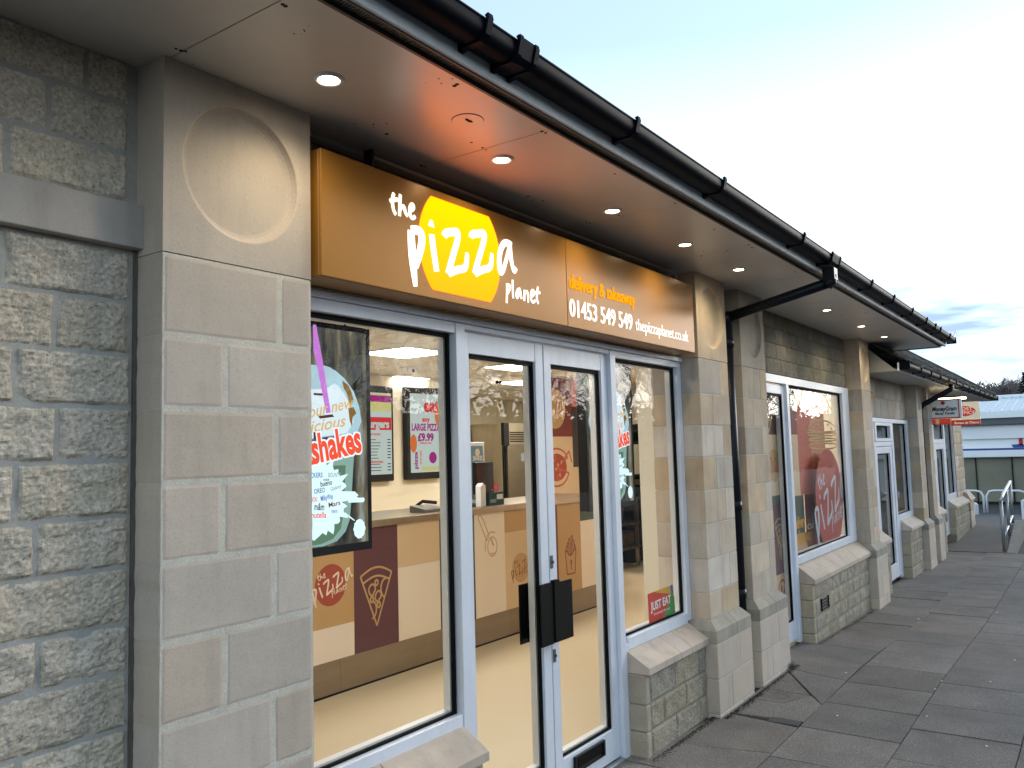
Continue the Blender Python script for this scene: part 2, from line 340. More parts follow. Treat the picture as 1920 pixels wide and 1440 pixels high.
# utility cover and open gully
cv = MB().box(4.865, 4.955, 1.525, 1.70, .0, .034, .002).build('cover', mat('cover_grey', (.05, .05, .05), .7, bump=.4, bscale=90), bed)
g = thing('drain_gully', 'open broken gully hole with leaf litter between the two stone piers', 'drain', (5.38, 1.8, .03))
m = MB(); n = 12
for k in range(n):
    a0, a1 = 2*math.pi*k/n, 2*math.pi*(k+1)/n
    q = lambda a, rr, z: (5.385+rr*1.15*math.cos(a), 1.80+rr*math.sin(a), z)
    pass
    m.b.faces.new([m.b.verts.new(p) for p in (q(a0, .066+.01*math.sin(k*2.3), .032), q(a1, .066+.01*math.sin((k+1)%12*2.3), .032), q(a1, .05, .019), q(a0, .05, .019))])
m.build('rim', paving, g)
MB().disc((5.385, 1.80, .0185), .055, (0, 0, 1), .002, 14).build('hole', mat('gully_black', (.006, .005, .004), 1), g)
m = MB()
for k in range(22):
    a = random.uniform(0, 6.28); r_ = random.uniform(0, .045); c = Vector((5.385+r_*math.cos(a), 1.8+r_*math.sin(a), .023+random.uniform(0, .004)))
    s_ = random.uniform(.006, .014); d1 = Vector((math.cos(a*3), math.sin(a*3), .2))*s_; d2 = Vector((-math.sin(a*3), math.cos(a*3), .1))*s_*.6
    m.b.faces.new([m.b.verts.new(p) for p in (c-d1, c+d2, c+d1, c-d2)])
stuff(m.build('leaf_litter', mat('dead_leaf', (.10, .03, .012), .9, rnd=.2), g))
# ------------------------------------------------------------------ stone pieces
def rockblock(x0, x1, z0, z1, yf, depth=.10, amp=.012, res=.02, mt=rock, parent=None, side=False, name='stone_block', rd_=.007, rr_=.013, jit=1.0):
    """split-faced block: the street face is a displaced grid that dives back at its arrises"""
    nx = max(3, int((x1-x0)/res)); nz_ = max(3, int((z1-z0)/res)); m = MB(); seed = Vector((random.uniform(0, 99), 0, random.uniform(0, 99)))
    g = []
    for j in range(nz_+1):
        row = []
        for i in range(nx+1):
            u, v = i/nx, j/nz_; X = x0+(x1-x0)*u; Z = z0+(z1-z0)*v
            e = min(u*(x1-x0), (1-u)*(x1-x0), v*(z1-z0), (1-v)*(z1-z0))
            round_ = max(0, 1-e/rr_)**2*rd_
            d = noise.fractal(Vector((X*14, 0, Z*14))+seed, 1.0, 2.0, 5)*amp + (noise.noise(Vector((X*75, 5, Z*95))+seed)*.28+abs(noise.noise(Vector((X*38, 9, Z*60))+seed))*.5-.1)*amp
            jx = noise.noise(Vector((Z*25, 3, 0))+seed)*.004*jit if i in (0, nx) else 0
            jz = noise.noise(Vector((X*25, 7, 0))+seed)*.004*jit if j in (0, nz_) else 0
            yv = yf-amp*.6+round_-d*(1 if e > .004 else .3)
            if e > .008: yv = min(yv, yf-.0002)
            row.append(m.b.verts.new((X+jx, yv, Z+jz)))
        g.append(row)
    for j in range(nz_):
        for i in range(nx): m.b.faces.new((g[j][i], g[j][i+1], g[j+1][i+1], g[j+1][i]))
    edge = g[0]+[g[j][nx] for j in range(1, nz_+1)]+g[nz_][:nx][::-1]+[g[j][0] for j in range(1, nz_)][::-1]
    bk = [m.b.verts.new((v.co.x, yf+depth, v.co.z)) for v in edge]; k = len(edge)
    for i in range(k): m.b.faces.new((edge[i], bk[i], bk[(i+1) % k], edge[(i+1) % k]))
    m.b.faces.new(bk)
    return m.build(name, mt, parent)
def sawn(x0, x1, y0, y1, z0, z1, mt, parent, bev=.002, name='stone_block'):
    return MB().box(x0, x1, y0, y1, z0, z1, bev).build(name, mt, parent)

def roundel_cap(X0, X1, Z0, Z1, Y, Yb, cx, cz, r, mt, parent):
    m = MB(); N_ = 64; angs = sorted(set([2*math.pi*k/N_ for k in range(N_)]+[math.atan2(z-cz, x-cx) % (2*math.pi) for x in (X0, X1) for z in (Z0, Z1)]))
    def outer(a):
        c, s = math.cos(a), math.sin(a); t = 1e9
        if c > 1e-9: t = min(t, (X1-cx)/c)
        if c < -1e-9: t = min(t, (X0-cx)/c)
        if s > 1e-9: t = min(t, (Z1-cz)/s)
        if s < -1e-9: t = min(t, (Z0-cz)/s)
        return cx+c*t, cz+s*t
    rings = []
    o = [outer(a) for a in angs]
    rings.append([(x, Yb, z) for x, z in o]); rings.append([(x, Y, z) for x, z in o])
    for rr, dy in ((r+.004, 0), (r, .002), (r-.003, .010), (r-.008, .019), (r-.016, .025), (r-.024, .027), (r-.026, .0275), (0.0001, .0275)):
        rings.append([(cx+rr*math.cos(a), Y+dy, cz+rr*math.sin(a)) for a in angs])
    vs = [[m.b.verts.new(p) for p in rg] for rg in rings]; n_ = len(angs)
    for a, c in zip(vs[:-1], vs[1:]):
        for i in range(n_): m.b.faces.new((a[i], a[(i+1) % n_], c[(i+1) % n_], c[i]))
    m.b.faces.new(vs[0])
    return m.build('capstone', mt, parent)

def pier(X0, X1, label, zt=2.724, zcap=2.183, base=-.1, grp='stone piers with a roundel along the shop fronts', tone=ashlar, fine_=True, roundel=True, zs=None, capmt=None, frac=(.72, .40), jm=None, g=.0028, Yb=2.33, pl=True):
    jm = jm or mortar
    t = thing('stone_pier', label, 'stone pier', ((X0+X1)/2, 2.0, base), grp)
    Y = 2.0
    MB().box(X0+.0015, X1-.003, Y+(.0011 if jm is mortar_pale else .0016), Yb-.01, .45, zcap-.001).build('mortar_core', jm, t)
    if roundel: roundel_cap(X0, X1, zcap+.002, zt, Y, Yb, (X0+X1)/2+.004, zcap+.274, .198 if X1-X0 > .46 else .185, capmt or tone, t)
    else: sawn(X0, X1, Y, Yb, zcap+.002, zt, capmt or tone, t)
    zs = zs or [zcap, 1.961, 1.764, 1.567, 1.361, 1.158, .947, .745, .588]
    for i, (a, b_) in enumerate(zip(zs[:-1], zs[1:])):
        fx = X0+(X1-X0)*(frac[i % 2]+random.uniform(-.03, .03))
        if jm is mortar_pale:
            for xa, xb in ((X0, fx-g), (fx+g, X1)): rockblock(xa, xb, b_+g, a-g, Y+.0002, depth=Yb-Y, amp=.0008, res=.014, mt=tone, parent=t, rd_=.0028, rr_=.0045, jit=.6)
        else:
            sawn(X0, fx-g, Y+random.uniform(-.001, .001), Yb, b_+g, a-g, tone, t); sawn(fx+g, X1, Y+random.uniform(-.001, .001), Yb, b_+g, a-g, tone, t)
    if pl:
        ov = .05; Yp = Y-.055; zt_, zb_, zl = zs[-1]-.003, .53, .458
        mid = (X0+X1)/2+.04
        for a, b_, la, lb in ((X0, mid-g, ov, 0), (mid+g, X1, 0, ov)):
            m = MB(); A, B = a-la, b_+lb
            lo = [(A, Yp, zl), (B, Yp, zl), (B, Yb, zl), (A, Yb, zl)]; md = [(A, Yp, zb_), (B, Yp, zb_), (B, Yb, zb_), (A, Yb, zb_)]; hi = [(a, Y, zt_), (b_, Y, zt_), (b_, Yb, zt_), (a, Yb, zt_)]
            vv = [[m.b.verts.new(p) for p in q] for q in (lo, md, hi)]
            for q, r_ in zip(vv[:-1], vv[1:]):
                for i in range(4): m.b.faces.new((q[i], q[(i+1) % 4], r_[(i+1) % 4], r_[i]))
            m.b.faces.new(vv[0][::-1]); m.b.faces.new(vv[2]); m.build('plinth_stone', weather, t)
        MB().box(X0-ov+.004, X1+ov-.004, Yp+.0035, Yb-.01, base-.1, .457).build('plinth_core', mortar_grey, t)
        pz = [.455, .252, .05, base-.12]
        for i, (a, b_) in enumerate(zip(pz[:-1], pz[1:])):
            fx = X0+(X1-X0)*(.66, .34, .7)[i % 3]
            sawn(X0-ov, fx-g, Yp+random.uniform(-.001, .001), Yb, b_+g, a-g, ashlar_grey if tone is ashlar else tone, t); sawn(fx+g, X1+ov, Yp+random.uniform(-.001, .001), Yb, b_+g, a-g, ashlar_grey if tone is ashlar else tone, t)
    return t
pier(1.232, 1.74, 'wide stone pier nearest the camera beside the pizza sign, with a round recess', tone=ashlar_grey, frac=(.73, .39), base=0, jm=mortar_pale, g=.0012)
pier(4.83, 5.32, 'stone pier with roundel directly left of the black downpipe')
pier(5.59, 6.09, 'stone pier with roundel just right of the black downpipe')
pier(9.12, 9.54, 'stone pier right of the burger window where the higher roof ends')
Z2 = [2.30, 2.13, 1.93, 1.73, 1.53, 1.33, 1.13, .93, .745, .588]
pier(12.25, 12.63, 'narrow stone pier left of the post office downpipe under the lower roof', zt=2.40, zcap=1.96, zs=[1.96, 1.76, 1.56, 1.36, 1.16, .95, .745, .588])
pier(13.1, 13.42, 'narrow stone pier right of the post office downpipe under the lower roof', zt=2.40, zcap=1.96, zs=[1.96, 1.76, 1.56, 1.36, 1.16, .95, .745, .588])

# ------------------------------------------------------------------ left rock faced wall
lw = thing('stone_wall', 'dark split-faced block wall with a smooth stone band at the left edge', 'stone wall', (1.0, 2.12, 0))
MB().box(-2.2, 1.236, 2.1275, 2.33, -.1, 2.73).build('mortar_core', mortar_grey, lw)
MB().box(1.222, 1.236, 2.118, 2.135, -.1, 2.2).build('mortar_joint', mat('mortar_brown', (.15, .135, .11), .95, var=.6, vscale=20, bump=.5, bscale=80), lw)
sawn(-2.2, 1.246, 2.09, 2.3, 2.203, 2.322, lintelst, lw, name='string_course')
zl = [2.199, 2.056, 1.913, 1.771, 1.629, 1.485, 1.350, 1.204, 1.080, .935, .79, .64, .49, .34, .19, .04, -.1]
jx = [.893, 1.018, .927, 1.028, .934, .983, .80, .993, .78, .95, 1.02, .9, 1.0, .9, 1.0, .9]
for i, (a, b_) in enumerate(zip(zl[:-1], zl[1:])):
    j = jx[i]; segs = [(j+.006, 1.214 if i > 1 else 1.21), (j-.30, j-.008), (j-.62, j-.31), (j-.93, j-.63)]
    for k, (xa, xb) in enumerate(segs):
        rockblock(xa, xb, b_+.007, a-.006, 2.126, amp=.0105, res=.0065 if k < 2 and i < 12 else .03, mt=rock_near, parent=lw)
for (a, b_, j) in ((2.73, 2.607, 1.086), (2.607, 2.466, .992), (2.466, 2.33, .895)):
    for k, (xa, xb) in enumerate([(j+.007, 1.20), (j-.30, j-.007), (j-.62, j-.31)]):
        rockblock(xa, xb, b_+.007, a-.006, 2.126, amp=.009, res=.008 if k < 2 else .03, mt=rock_near, parent=lw)

# ------------------------------------------------------------------ dwarf walls with sloping sills
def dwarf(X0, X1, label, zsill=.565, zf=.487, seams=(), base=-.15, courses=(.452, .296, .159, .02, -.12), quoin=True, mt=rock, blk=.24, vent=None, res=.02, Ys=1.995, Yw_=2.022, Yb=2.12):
    t = thing('dwarf_wall', label, 'low wall', ((X0+X1)/2, 2.03, base), 'low stone walls under the windows')
    MB().box(X0+.006, X1-.004, Yw_+.0045, 2.18, base, zf-.032).build('mortar_core', mortar_buff, t)
    xs_ = [X0]+list(seams)+[X1]
    for a, b_ in zip(xs_[:-1], xs_[1:]):
        a += .0022; b_ -= .0022
        MB().hexa([(a, Ys, zf-.034), (b_, Ys, zf-.034), (b_, 2.2, zf-.034), (a, 2.2, zf-.034), (a, Ys, zf), (b_, Ys, zf), (b_, Yb+.02, zsill+.008), (a, Yb+.02, zsill+.008)]).build('sill_stone', sillst, t)
    MB().hexa([(X0+.004, Ys+.004, zf-.033), (X1-.004, Ys+.004, zf-.033), (X1-.004, 2.19, zf-.033), (X0+.004, 2.19, zf-.033), (X0+.004, Ys+.004, zf-.0035), (X1-.004, Ys+.004, zf-.0035), (X1-.004, Yb+.02, zsill+.0035), (X0+.004, Yb+.02, zsill+.0035)]).build('sill_joints', mortar_dark, t)
    for i, (a, b_) in enumerate(zip(courses[:-1], courses[1:])):
        x = X0
        if quoin:
            qw = .05
            sawn(X0, X0+qw, Yw_-.004, Yb+.1, b_+.003, a-.003, quoinm, t, bev=.006); x = X0+qw+.002
        x2 = x+blk*(.55 if i % 2 else 1.05)
        while x < X1-.02:
            xe = min(x2, X1)
            if X1-xe < .06: xe = X1
            if not (vent and a > vent[2] and b_ < vent[3] and xe > vent[0] and x < vent[1]):
                rockblock(x+.003, xe-.003, b_+.003, a-.003, Yw_, amp=.006, res=res, mt=mt, parent=t)
            else:
                if vent[0]-x > .03: rockblock(x+.003, vent[0]-.003, b_+.003, a-.003, Yw_, amp=.006, res=res, mt=mt, parent=t)
                if xe-vent[1] > .03: rockblock(vent[1]+.003, xe-.003, b_+.003, a-.003, Yw_, amp=.006, res=res, mt=mt, parent=t)
            x = xe; x2 = x+blk*random.uniform(.85, 1.15)
    return t
s1 = onY(1238, 1194, 2.12).x; s2 = onY(1259, 1183, 2.12).x
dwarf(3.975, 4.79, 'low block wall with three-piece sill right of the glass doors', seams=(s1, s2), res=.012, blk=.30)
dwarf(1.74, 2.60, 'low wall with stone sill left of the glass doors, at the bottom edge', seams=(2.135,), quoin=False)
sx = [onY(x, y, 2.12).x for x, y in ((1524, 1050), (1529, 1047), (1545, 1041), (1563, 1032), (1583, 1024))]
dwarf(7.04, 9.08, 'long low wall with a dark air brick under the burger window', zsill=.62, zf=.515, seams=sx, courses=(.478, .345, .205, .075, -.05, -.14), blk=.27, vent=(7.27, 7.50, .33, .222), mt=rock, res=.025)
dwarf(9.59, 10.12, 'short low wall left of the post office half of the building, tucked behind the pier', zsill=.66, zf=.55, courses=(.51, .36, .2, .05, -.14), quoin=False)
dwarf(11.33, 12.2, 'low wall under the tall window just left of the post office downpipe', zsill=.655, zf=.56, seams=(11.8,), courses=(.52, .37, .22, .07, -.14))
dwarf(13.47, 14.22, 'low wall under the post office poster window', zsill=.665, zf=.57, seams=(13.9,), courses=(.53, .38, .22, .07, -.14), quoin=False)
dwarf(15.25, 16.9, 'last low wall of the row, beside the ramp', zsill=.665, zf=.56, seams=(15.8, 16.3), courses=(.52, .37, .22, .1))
av = thing('air_brick', 'dark air brick low in the wall under the burger window', 'air vent', (7.385, 2.01, .22))
MB().box(7.273, 7.497, 2.03, 2.06, .225, .327).build('backing', gasket, av)
for k in range(4): MB().box(7.275, 7.495, 2.016, 2.03, .228+k*.026, .236+k*.026).build('louvre', blackpl, av)
for xx in (7.274, 7.486): MB().box(xx, xx+.01, 2.014, 2.03, .225, .327).build('frame_side', blackpl, av)

# ------------------------------------------------------------------ walls above the openings
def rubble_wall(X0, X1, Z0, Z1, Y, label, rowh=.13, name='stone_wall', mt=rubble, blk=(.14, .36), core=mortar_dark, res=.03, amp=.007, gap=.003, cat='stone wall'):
    t = thing(name, label, cat, ((X0+X1)/2, Y, Z0))
    MB().box(X0, X1, Y+.012, Y+.2, Z0, Z1).build('mortar_core', core, t)
    n_ = max(1, round((Z1-Z0)/rowh)); h = (Z1-Z0)/n_
    for j in range(n_):
        x = X0
        while x < X1-.01:
            xe = min(x+random.uniform(*blk), X1)
            if X1-xe < .08: xe = X1
            rockblock(x+gap, xe-gap, Z0+j*h+gap*.7, Z0+(j+1)*h-gap*.7, Y, amp=amp, res=res, mt=mt, parent=t); x = xe
    return t
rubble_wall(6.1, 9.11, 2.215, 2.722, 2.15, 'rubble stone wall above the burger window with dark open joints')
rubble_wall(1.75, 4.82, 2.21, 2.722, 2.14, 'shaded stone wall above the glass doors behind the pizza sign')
rubble_wall(9.55, 10.02, .5, 2.40, 2.13, 'strip of stone walling just past the end of the higher roof', blk=(.2, .3))
sawn(9.545, 10.06, 2.07, 2.3, 2.20, 2.315, lintelst, None, name='string_course')
tag(bpy.data.objects['string_course.001'] if 'string_course.001' in bpy.data.objects else bpy.data.objects['string_course'], 'smooth stone band end under the lower roof beside the pier', 'stone band')
rubble_wall(10.02, 12.24, 1.93, 2.40, 2.14, 'ashlar wall above the tall window left of the post office', mt=ashlar, core=mortar, rowh=.2, blk=(.3, .5), amp=.002)
rubble_wall(12.23, 12.25, 0, 2.4, 2.13, 'sliver of ashlar walling beside the tall window', mt=ashlar, core=mortar, rowh=.2) if False else None
rubble_wall(13.43, 16.3, 1.97, 2.40, 2.14, 'ashlar wall above the post office window', mt=ashlar, core=mortar, rowh=.2, blk=(.3, .5), amp=.002)
rubble_wall(16.27, 17.35, -.1, 2.40, 2.10, 'pale ashlar end bay beside the ramp', mt=ashlar, core=mortar, rowh=.2, blk=(.3, .5), amp=.002)
for X0, X1, zt in ((5.33, 5.58, 2.72), (12.64, 13.09, 2.4)):
    t = thing('stone_wall', 'shaded stone recess behind the long downpipe' if X0 < 6 else 'shaded stone recess behind the far downpipe', 'stone wall', (X0, 2.13, 0))
    z = -.1; MB().box(X0, X1, 2.145, 2.3, -.1, zt).build('mortar_core', mortar_grey, t)
    while z < zt-.01:
        ze = min(z+.205, zt); sawn(X0, X1, 2.135, 2.3, z+.002, ze-.002, ashlar, t); z = ze
# end plinth of the row
t = thing('end_plinth', 'sloping stone plinth at the far end of the row', 'stone plinth', (17.6, 2.0, 0))
MB().hexa([(16.95, 1.98, .56), (17.6, 1.98, .56), (17.6, 2.6, .56), (16.95, 2.6, .56), (16.95, 2.05, .70), (17.38, 2.05, .70), (17.38, 2.6, .70), (16.95, 2.6, .70)]).build('sloping_stone', sillst, t)
for i, (a, b_) in enumerate(((.558, .36), (.355, .16), (.155, -.1))): sawn(16.97, 17.5, 2.0, 2.6, b_+.003, a, ashlar, t)

# shell behind: one plain backing so that no light leaks between the shop fronts
# ------------------------------------------------------------------ soffits, fascias, gutters, roofs
sf = thing('soffit', 'pale boarded soffit of the higher roof with round downlights and a round plate', 'soffit', (5, 1.8, 2.725))
jxs = [-1.1, .15, 1.25, 2.338, 3.44, 4.462, 5.5, 6.6, 7.7, 8.8, 9.9, 10.72]
for a, b_ in zip(jxs[:-1], jxs[1:]):
    y1 = 2.16
    MB().box(a+.0018, b_-.0018, 1.458, y1, 2.725+random.uniform(-.0005, .0005), 2.737).build('soffit_panel', soffitm, sf)
MB().box(-1.1, 10.72, 1.455, 2.16, 2.738, 2.76).build('batten', dark_trim, sf)
m = MB(); m.box(-1.1, 10.74, 1.448, 1.4575, 2.716, 2.735); m.box(-1.1, 10.74, 1.4115, 1.416, 2.722, 2.735); m.box(10.721, 10.74, 1.4575, 2.3, 2.716, 2.75); m.build('edge_trim', dark_trim, sf)
m = MB(); x = -1.0
while x < 5.2: m.box(x, x+.0055, 1.417, 1.4475, 2.7285, 2.735); x += .0095
stuff(m.build('vent_slats', ventm, sf)); MB().box(-1.1, 10.72, 1.4165, 1.4475, 2.7355, 2.7375).build('vent_backing', dark_trim, sf)
MB().box(5.2, 10.72, 1.417, 1.4475, 2.727, 2.735).build('vent_strip', dark_trim, sf)
m = MB()
for x, y in ((530,8),(535,11),(330,91),(340,95),(348,96),(857,158),(852,161),(905,277),(911,281),(1016,246),(1023,249),(790,310),(797,312),(1153,326),(990,368),(1018,376),(1100,416),(1106,418),(1160,404),(1168,405),(1266,381),(1339,430),(1363,470),(1300,476),(1315,480),(1403,459),(1410,464),(1421,519),(1491,509),(1566,553),(1494,561),(1596,570),(1623,586),(1577,591),(1647,598),(1672,610),(1710,625),(1733,649),(700,233),(725,251),(884,267),(1490,562)):
    p = onZ(x, y, 2.7248); m.disc((p.x, p.y, 2.7238), random.uniform(.004, .0075), (0, 0, 1), .0015, 7)
for x, y, n_ in ((775,330,12),(700,233,8),(830,150,7),(1000,370,9),(1330,470,8),(640,250,7),(350,125,6),(560,60,6)):
    for _ in range(n_): p = onZ(x+random.gauss(0, 14), y+random.gauss(0, 5), 2.7248); m.disc((p.x, p.y, 2.7238), random.uniform(.001, .003), (0, 0, 1), .0012, 6)
stuff(m.build('screw_holes', mat('rusty_screw', (.045, .028, .02), .9), sf))
MB().profile([(2.10, 2.706), (2.125, 2.700), (2.14, 2.705), (2.14, 2.7235), (2.10, 2.7235)], 1.75, 4.75).build('cover_bead', soffit2m, sf)
tg = thing('conduit', 'thin pale conduit running under the soffit above the pizza sign', 'conduit', (3.2, 2.06, 2.68))
MB().tube([(2.06, 2.06, 2.694), (4.66, 2.06, 2.694), (4.68, 2.06, 2.689), (4.685, 2.06, 2.675), (4.685, 2.06, 2.58)], .006, 8).build('tube', mat('conduit_pale', (.50, .48, .38), .5), tg)
MB().box(2.052, 2.064, 2.035, 2.075, 2.60, 2.712).build('clip', blackpl, tg)
rp = thing('soffit_plate', 'round pale blanking plate with a ragged dark hole in the soffit above the sign', 'vent plate', (2.096, 1.635, 2.72))
MB().disc((2.096, 1.635, 2.7243), .0538, (0, 0, 1), .0006, 36).build('shadow_gap', gasket, rp); MB().disc((2.096, 1.635, 2.7225), .052, (0, 0, 1), .003, 36).build('plate', soffitm, rp)
MB().prism([(2.096+a, 1.632+c, 2.7213) for a, c in ((-.018, 0), (-.010, .006), (-.002, .004), (.006, .007), (.017, .003), (.02, -.004), (.008, -.008), (-.003, -.005), (-.013, -.008))], (0, 0, .001)).build('hole', gasket, rp)
fa = tag(MB().box(-1.1, 10.755, 1.399, 1.4155, 2.727, 2.90, .002).build('fascia_board', fasciam), 'pale grey fascia board behind the high black gutter', 'fascia board')

gt = thing('gutter', 'long black plastic gutter along the edge of the higher roof', 'gutter', (5, 1.34, 2.74))
def gprof(Y, Z, s=1, q=.8):
    P = [(-.094, .076), (-.100, .072), (-.100, .066), (-.0965, .062), (-.0965, .050), (-.0955, .036), (-.092, .022), (-.086, .011), (-.078, .004), (-.068, .0), (-.030, .0), (-.014, .003), (-.004, .010), (0, .022), (0, .078),
         (-.004, .078), (-.004, .024), (-.008, .014), (-.016, .007), (-.030, .005), (-.066, .005), (-.076, .009), (-.083, .016), (-.088, .026), (-.091, .038), (-.092, .070)]
    return [(Y+a*s, Z+c*q) for a, c in P]
m = MB(); m.profile(gprof(1.3965, 2.762, 1, .76), -1.1, 10.78); ch = m.build('channel', gutterm, gt)
ch.data.polygons.foreach_set('use_smooth', [True]*len(ch.data.polygons)); ch.data.set_sharp_from_angle(angle=R(40))
def bracket(m, X, w, Y=1.3965, Z=2.762, s=1.0, o=.006):
    pr = [(Y-.102*s-o, Z+.083*s), (Y-.105*s-o, Z+.066*s), (Y-.099*s-o, Z+.040*s), (Y-.093*s-o, Z+.014*s), (Y-.077*s, Z-o), (Y-.024*s, Z-o), (Y+.001, Z-o*2.2), (Y+.001, Z+.03*s), (Y-.004, Z+.012*s), (Y-.026*s, Z-.0005), (Y-.075*s, Z-.0005), (Y-.0885*s, Z+.016*s), (Y-.0945*s, Z+.040*s), (Y-.1005*s, Z+.066*s), (Y-.096*s, Z+.078*s)]
    m.profile([(a, Z+(c-Z)*.82) for a, c in pr], X-w/2, X+w/2)
for X in (1.765, 2.665, 3.52, 4.75, 6.47, 7.27, 8.09, 8.83, 9.35, 9.68, 10.35):
    m = MB(); bracket(m, X, .022); m.build('bracket', gutterm, gt)
for X in (1.955, 5.44):
    m = MB(); w_ = .10 if X < 3 else .2
    bracket(m, X, w_, o=.003); bracket(m, X-w_/2+.01, .018, o=.008); bracket(m, X+w_/2-.01, .018, o=.008); m.build('union', gutterm, gt)
MB().box(10.78, 10.79, 1.292, 1.398, 2.752, 2.825, .003).build('end_cap', gutterm, gt)
dp = thing('downpipe', 'black downpipe with a slanting offset between the twin stone piers', 'downpipe', (5.42, 2.05, .5))
MB().box(5.385, 5.475, 1.30, 1.375, 2.66, 2.745, .006).build('outlet', pipem, dp)
MB().tube([(5.43, 1.335, 2.70), (5.43, 1.34, 2.655), (5.43, 1.36, 2.640)], .041, 12).build('elbow', pipem, dp, True)
MB().tube([(5.43, 1.34, 2.652), (5.42, 2.045, 2.50)], .034, 14).build('offset_pipe', pipem, dp, True)
MB().tube([(5.42, 2.0, 2.512), (5.42, 2.045, 2.495), (5.42, 2.062, 2.44)], .041, 12).build('elbow', pipem, dp, True)
MB().tube([(5.428, 2.035, 2.47), (5.428, 2.035, .46)], .040, 16).build('pipe', pipem, dp, True)
for z in (2.30, 1.2, .62): MB().tube([(5.428, 2.035, z), (5.428, 2.035, z+.06)], .045, 14).build('collar', pipem, dp, True)
fin = tag(MB().tube([(10.77, 1.32, 2.83), (10.86, 1.31, 2.87), (10.92, 1.31, 2.915), (10.97, 1.31, 2.915), (10.98, 1.31, 2.895), (10.95, 1.31, 2.89)], .008, 8).build('gutter_hook', galv), 'small bent metal hook on the end of the high gutter', 'hook')
rf = thing('roof', 'slate roof above the high gutter, seen only at its edge', 'roof', (5, 3, 2.9))
MB().prism([(-1.1, 1.36, 2.86), (-1.1, 1.36, 2.80), (-1.1, 9.5, 2.80), (-1.1, 5.4, 5.0)][::1], (11.85, 0, 0)).build('slate_bed', slatem, rf)
# lower roof further along
R2Y, R2Z, RX0, RX1 = 1.735, 2.395, 9.62, 18.85
s2 = thing('soffit', 'low soffit over the post office half of the row', 'soffit', (14, 1.9, 2.4))
xx = [RX0, 11.0, 12.4, 13.8, 15.2, 16.6, RX1]
for a, b_ in zip(xx[:-1], xx[1:]): MB().box(a+.002, b_-.002, R2Y, 3.2, R2Z, R2Z+.012).build('soffit_panel', soffit2m, s2)
MB().box(RX0, RX1-.002, R2Y+.01, 3.2, R2Z+.013, R2Z+.03).build('batten', dark_trim, s2)
MB().prism([(RX0-.02, R2Y, R2Z-.004), (RX0-.02, 2.13, R2Z-.004), (RX0-.02, 2.13, 2.715), (RX0-.02, 2.08, 2.715)], (.018, 0, 0)).build('end_board', mat('end_board_grey', (.26, .255, .24), .6), s2)
tag(MB().box(RX0, RX1, R2Y-.022, R2Y-.001, R2Z-.004, R2Z+.085, .002).build('fascia_board', fasciam), 'pale fascia board under the lower gutter', 'fascia board')
g2 = thing('gutter', 'black gutter along the lower roof above the post office signs', 'gutter', (14, 1.66, 2.42))
MB().profile(gprof(R2Y-.024, R2Z+.012, 1), RX0, RX1+.05).build('channel', gutterm, g2)
for k in range(13):
    m = MB(); bracket(m, 10.35+k*.7, .03, R2Y-.024, R2Z+.012); m.build('bracket', gutterm, g2)
for X in (RX0-.01, RX1+.05): MB().box(X, X+.012, R2Y-.13, R2Y-.022, R2Z+.005, R2Z+.095, .003).build('end_cap', gutterm, g2)
d2 = thing('downpipe', 'dark downpipe with a slanting offset beside the post office signs', 'downpipe', (12.86, 2.05, 0))
MB().tube([(12.95, 1.66, R2Z+.01), (12.95, 1.665, R2Z-.05), (12.86, 2.02, R2Z-.25), (12.86, 2.06, R2Z-.32), (12.86, 2.06, .4)], .036, 12).build('pipe', pipem, d2, True)
rs = thing('roof', 'dark slate hipped roof over the post office half of the row', 'roof', (14, 3, 2.5))
SL = .67
def rp_(X, Y): return (X, Y, R2Z+.098+SL*(Y-(R2Y-.075)))
y0 = R2Y-.075
MB().hexa([rp_(RX0, y0+.02), rp_(RX1+.0, y0+.02), (RX1-3.6, y0+3.6, rp_(0, y0+3.6)[2]), (RX0, y0+3.6, rp_(0, y0+3.6)[2])] + [(p[0], p[1], p[2]+.002) for p in (rp_(RX0, y0+.02), rp_(RX1, y0+.02), (RX1-3.6, y0+3.6, rp_(0, y0+3.6)[2]), (RX0, y0+3.6, rp_(0, y0+3.6)[2]))]).build('slate_bed', slatem, rs)
n_big = 0; m = MB()
nv = Vector((0, -SL, 1)).normalized()
for j in range(28):
    ya = y0+j*.125; off = (j % 2)*.1
    x = RX0+off
    while x < RX1-(ya-y0)-.05:
        w_ = random.uniform(.17, .23); xe = min(x+w_-.006, RX1-(ya-y0)); lift = random.uniform(.004, .012)
        P = [Vector(rp_(x, ya)), Vector(rp_(xe, ya)), Vector(rp_(xe, ya+.14)), Vector(rp_(x, ya+.14))]
        q = [P[0]+nv*(lift+.010), P[1]+nv*(lift+.010+random.uniform(-.003, .003)), P[2]+nv*.003, P[3]+nv*.003]
        lo = [p+nv*-.002 for p in q]
        if j < 12 and n_big < 296 and x < 14.5:
            t_ = MB().hexa([p-nv*.006 for p in q]+q).build('slate', slatem, rs); n_big += 1
        else:
            m.hexa([p-nv*.006 for p in q]+q)
        x += w_
stuff(m.build('slates', slatem, rs))
tb = MB(); tb.tube([Vector(rp_(RX1, y0))+nv*.02, (RX1-3.6, y0+3.6, rp_(0, y0+3.6)[2]+.02)], .035, 8); tb.build('hip_tiles', slatem, rs)
MB().hexa([(RX1, y0+.02, R2Z+.1), (RX1, 9, R2Z+.1), (RX1-3.6, 9, R2Z+.1), (RX1-3.6, y0+3.6, R2Z+.1), (RX1, y0+.02, R2Z+.105), (RX1, 9, R2Z+.105), (RX1-3.6, 9, rp_(0, y0+3.6)[2]), (RX1-3.6, y0+3.6, rp_(0, y0+3.6)[2])]).build('hip_slope', slatem, rs)

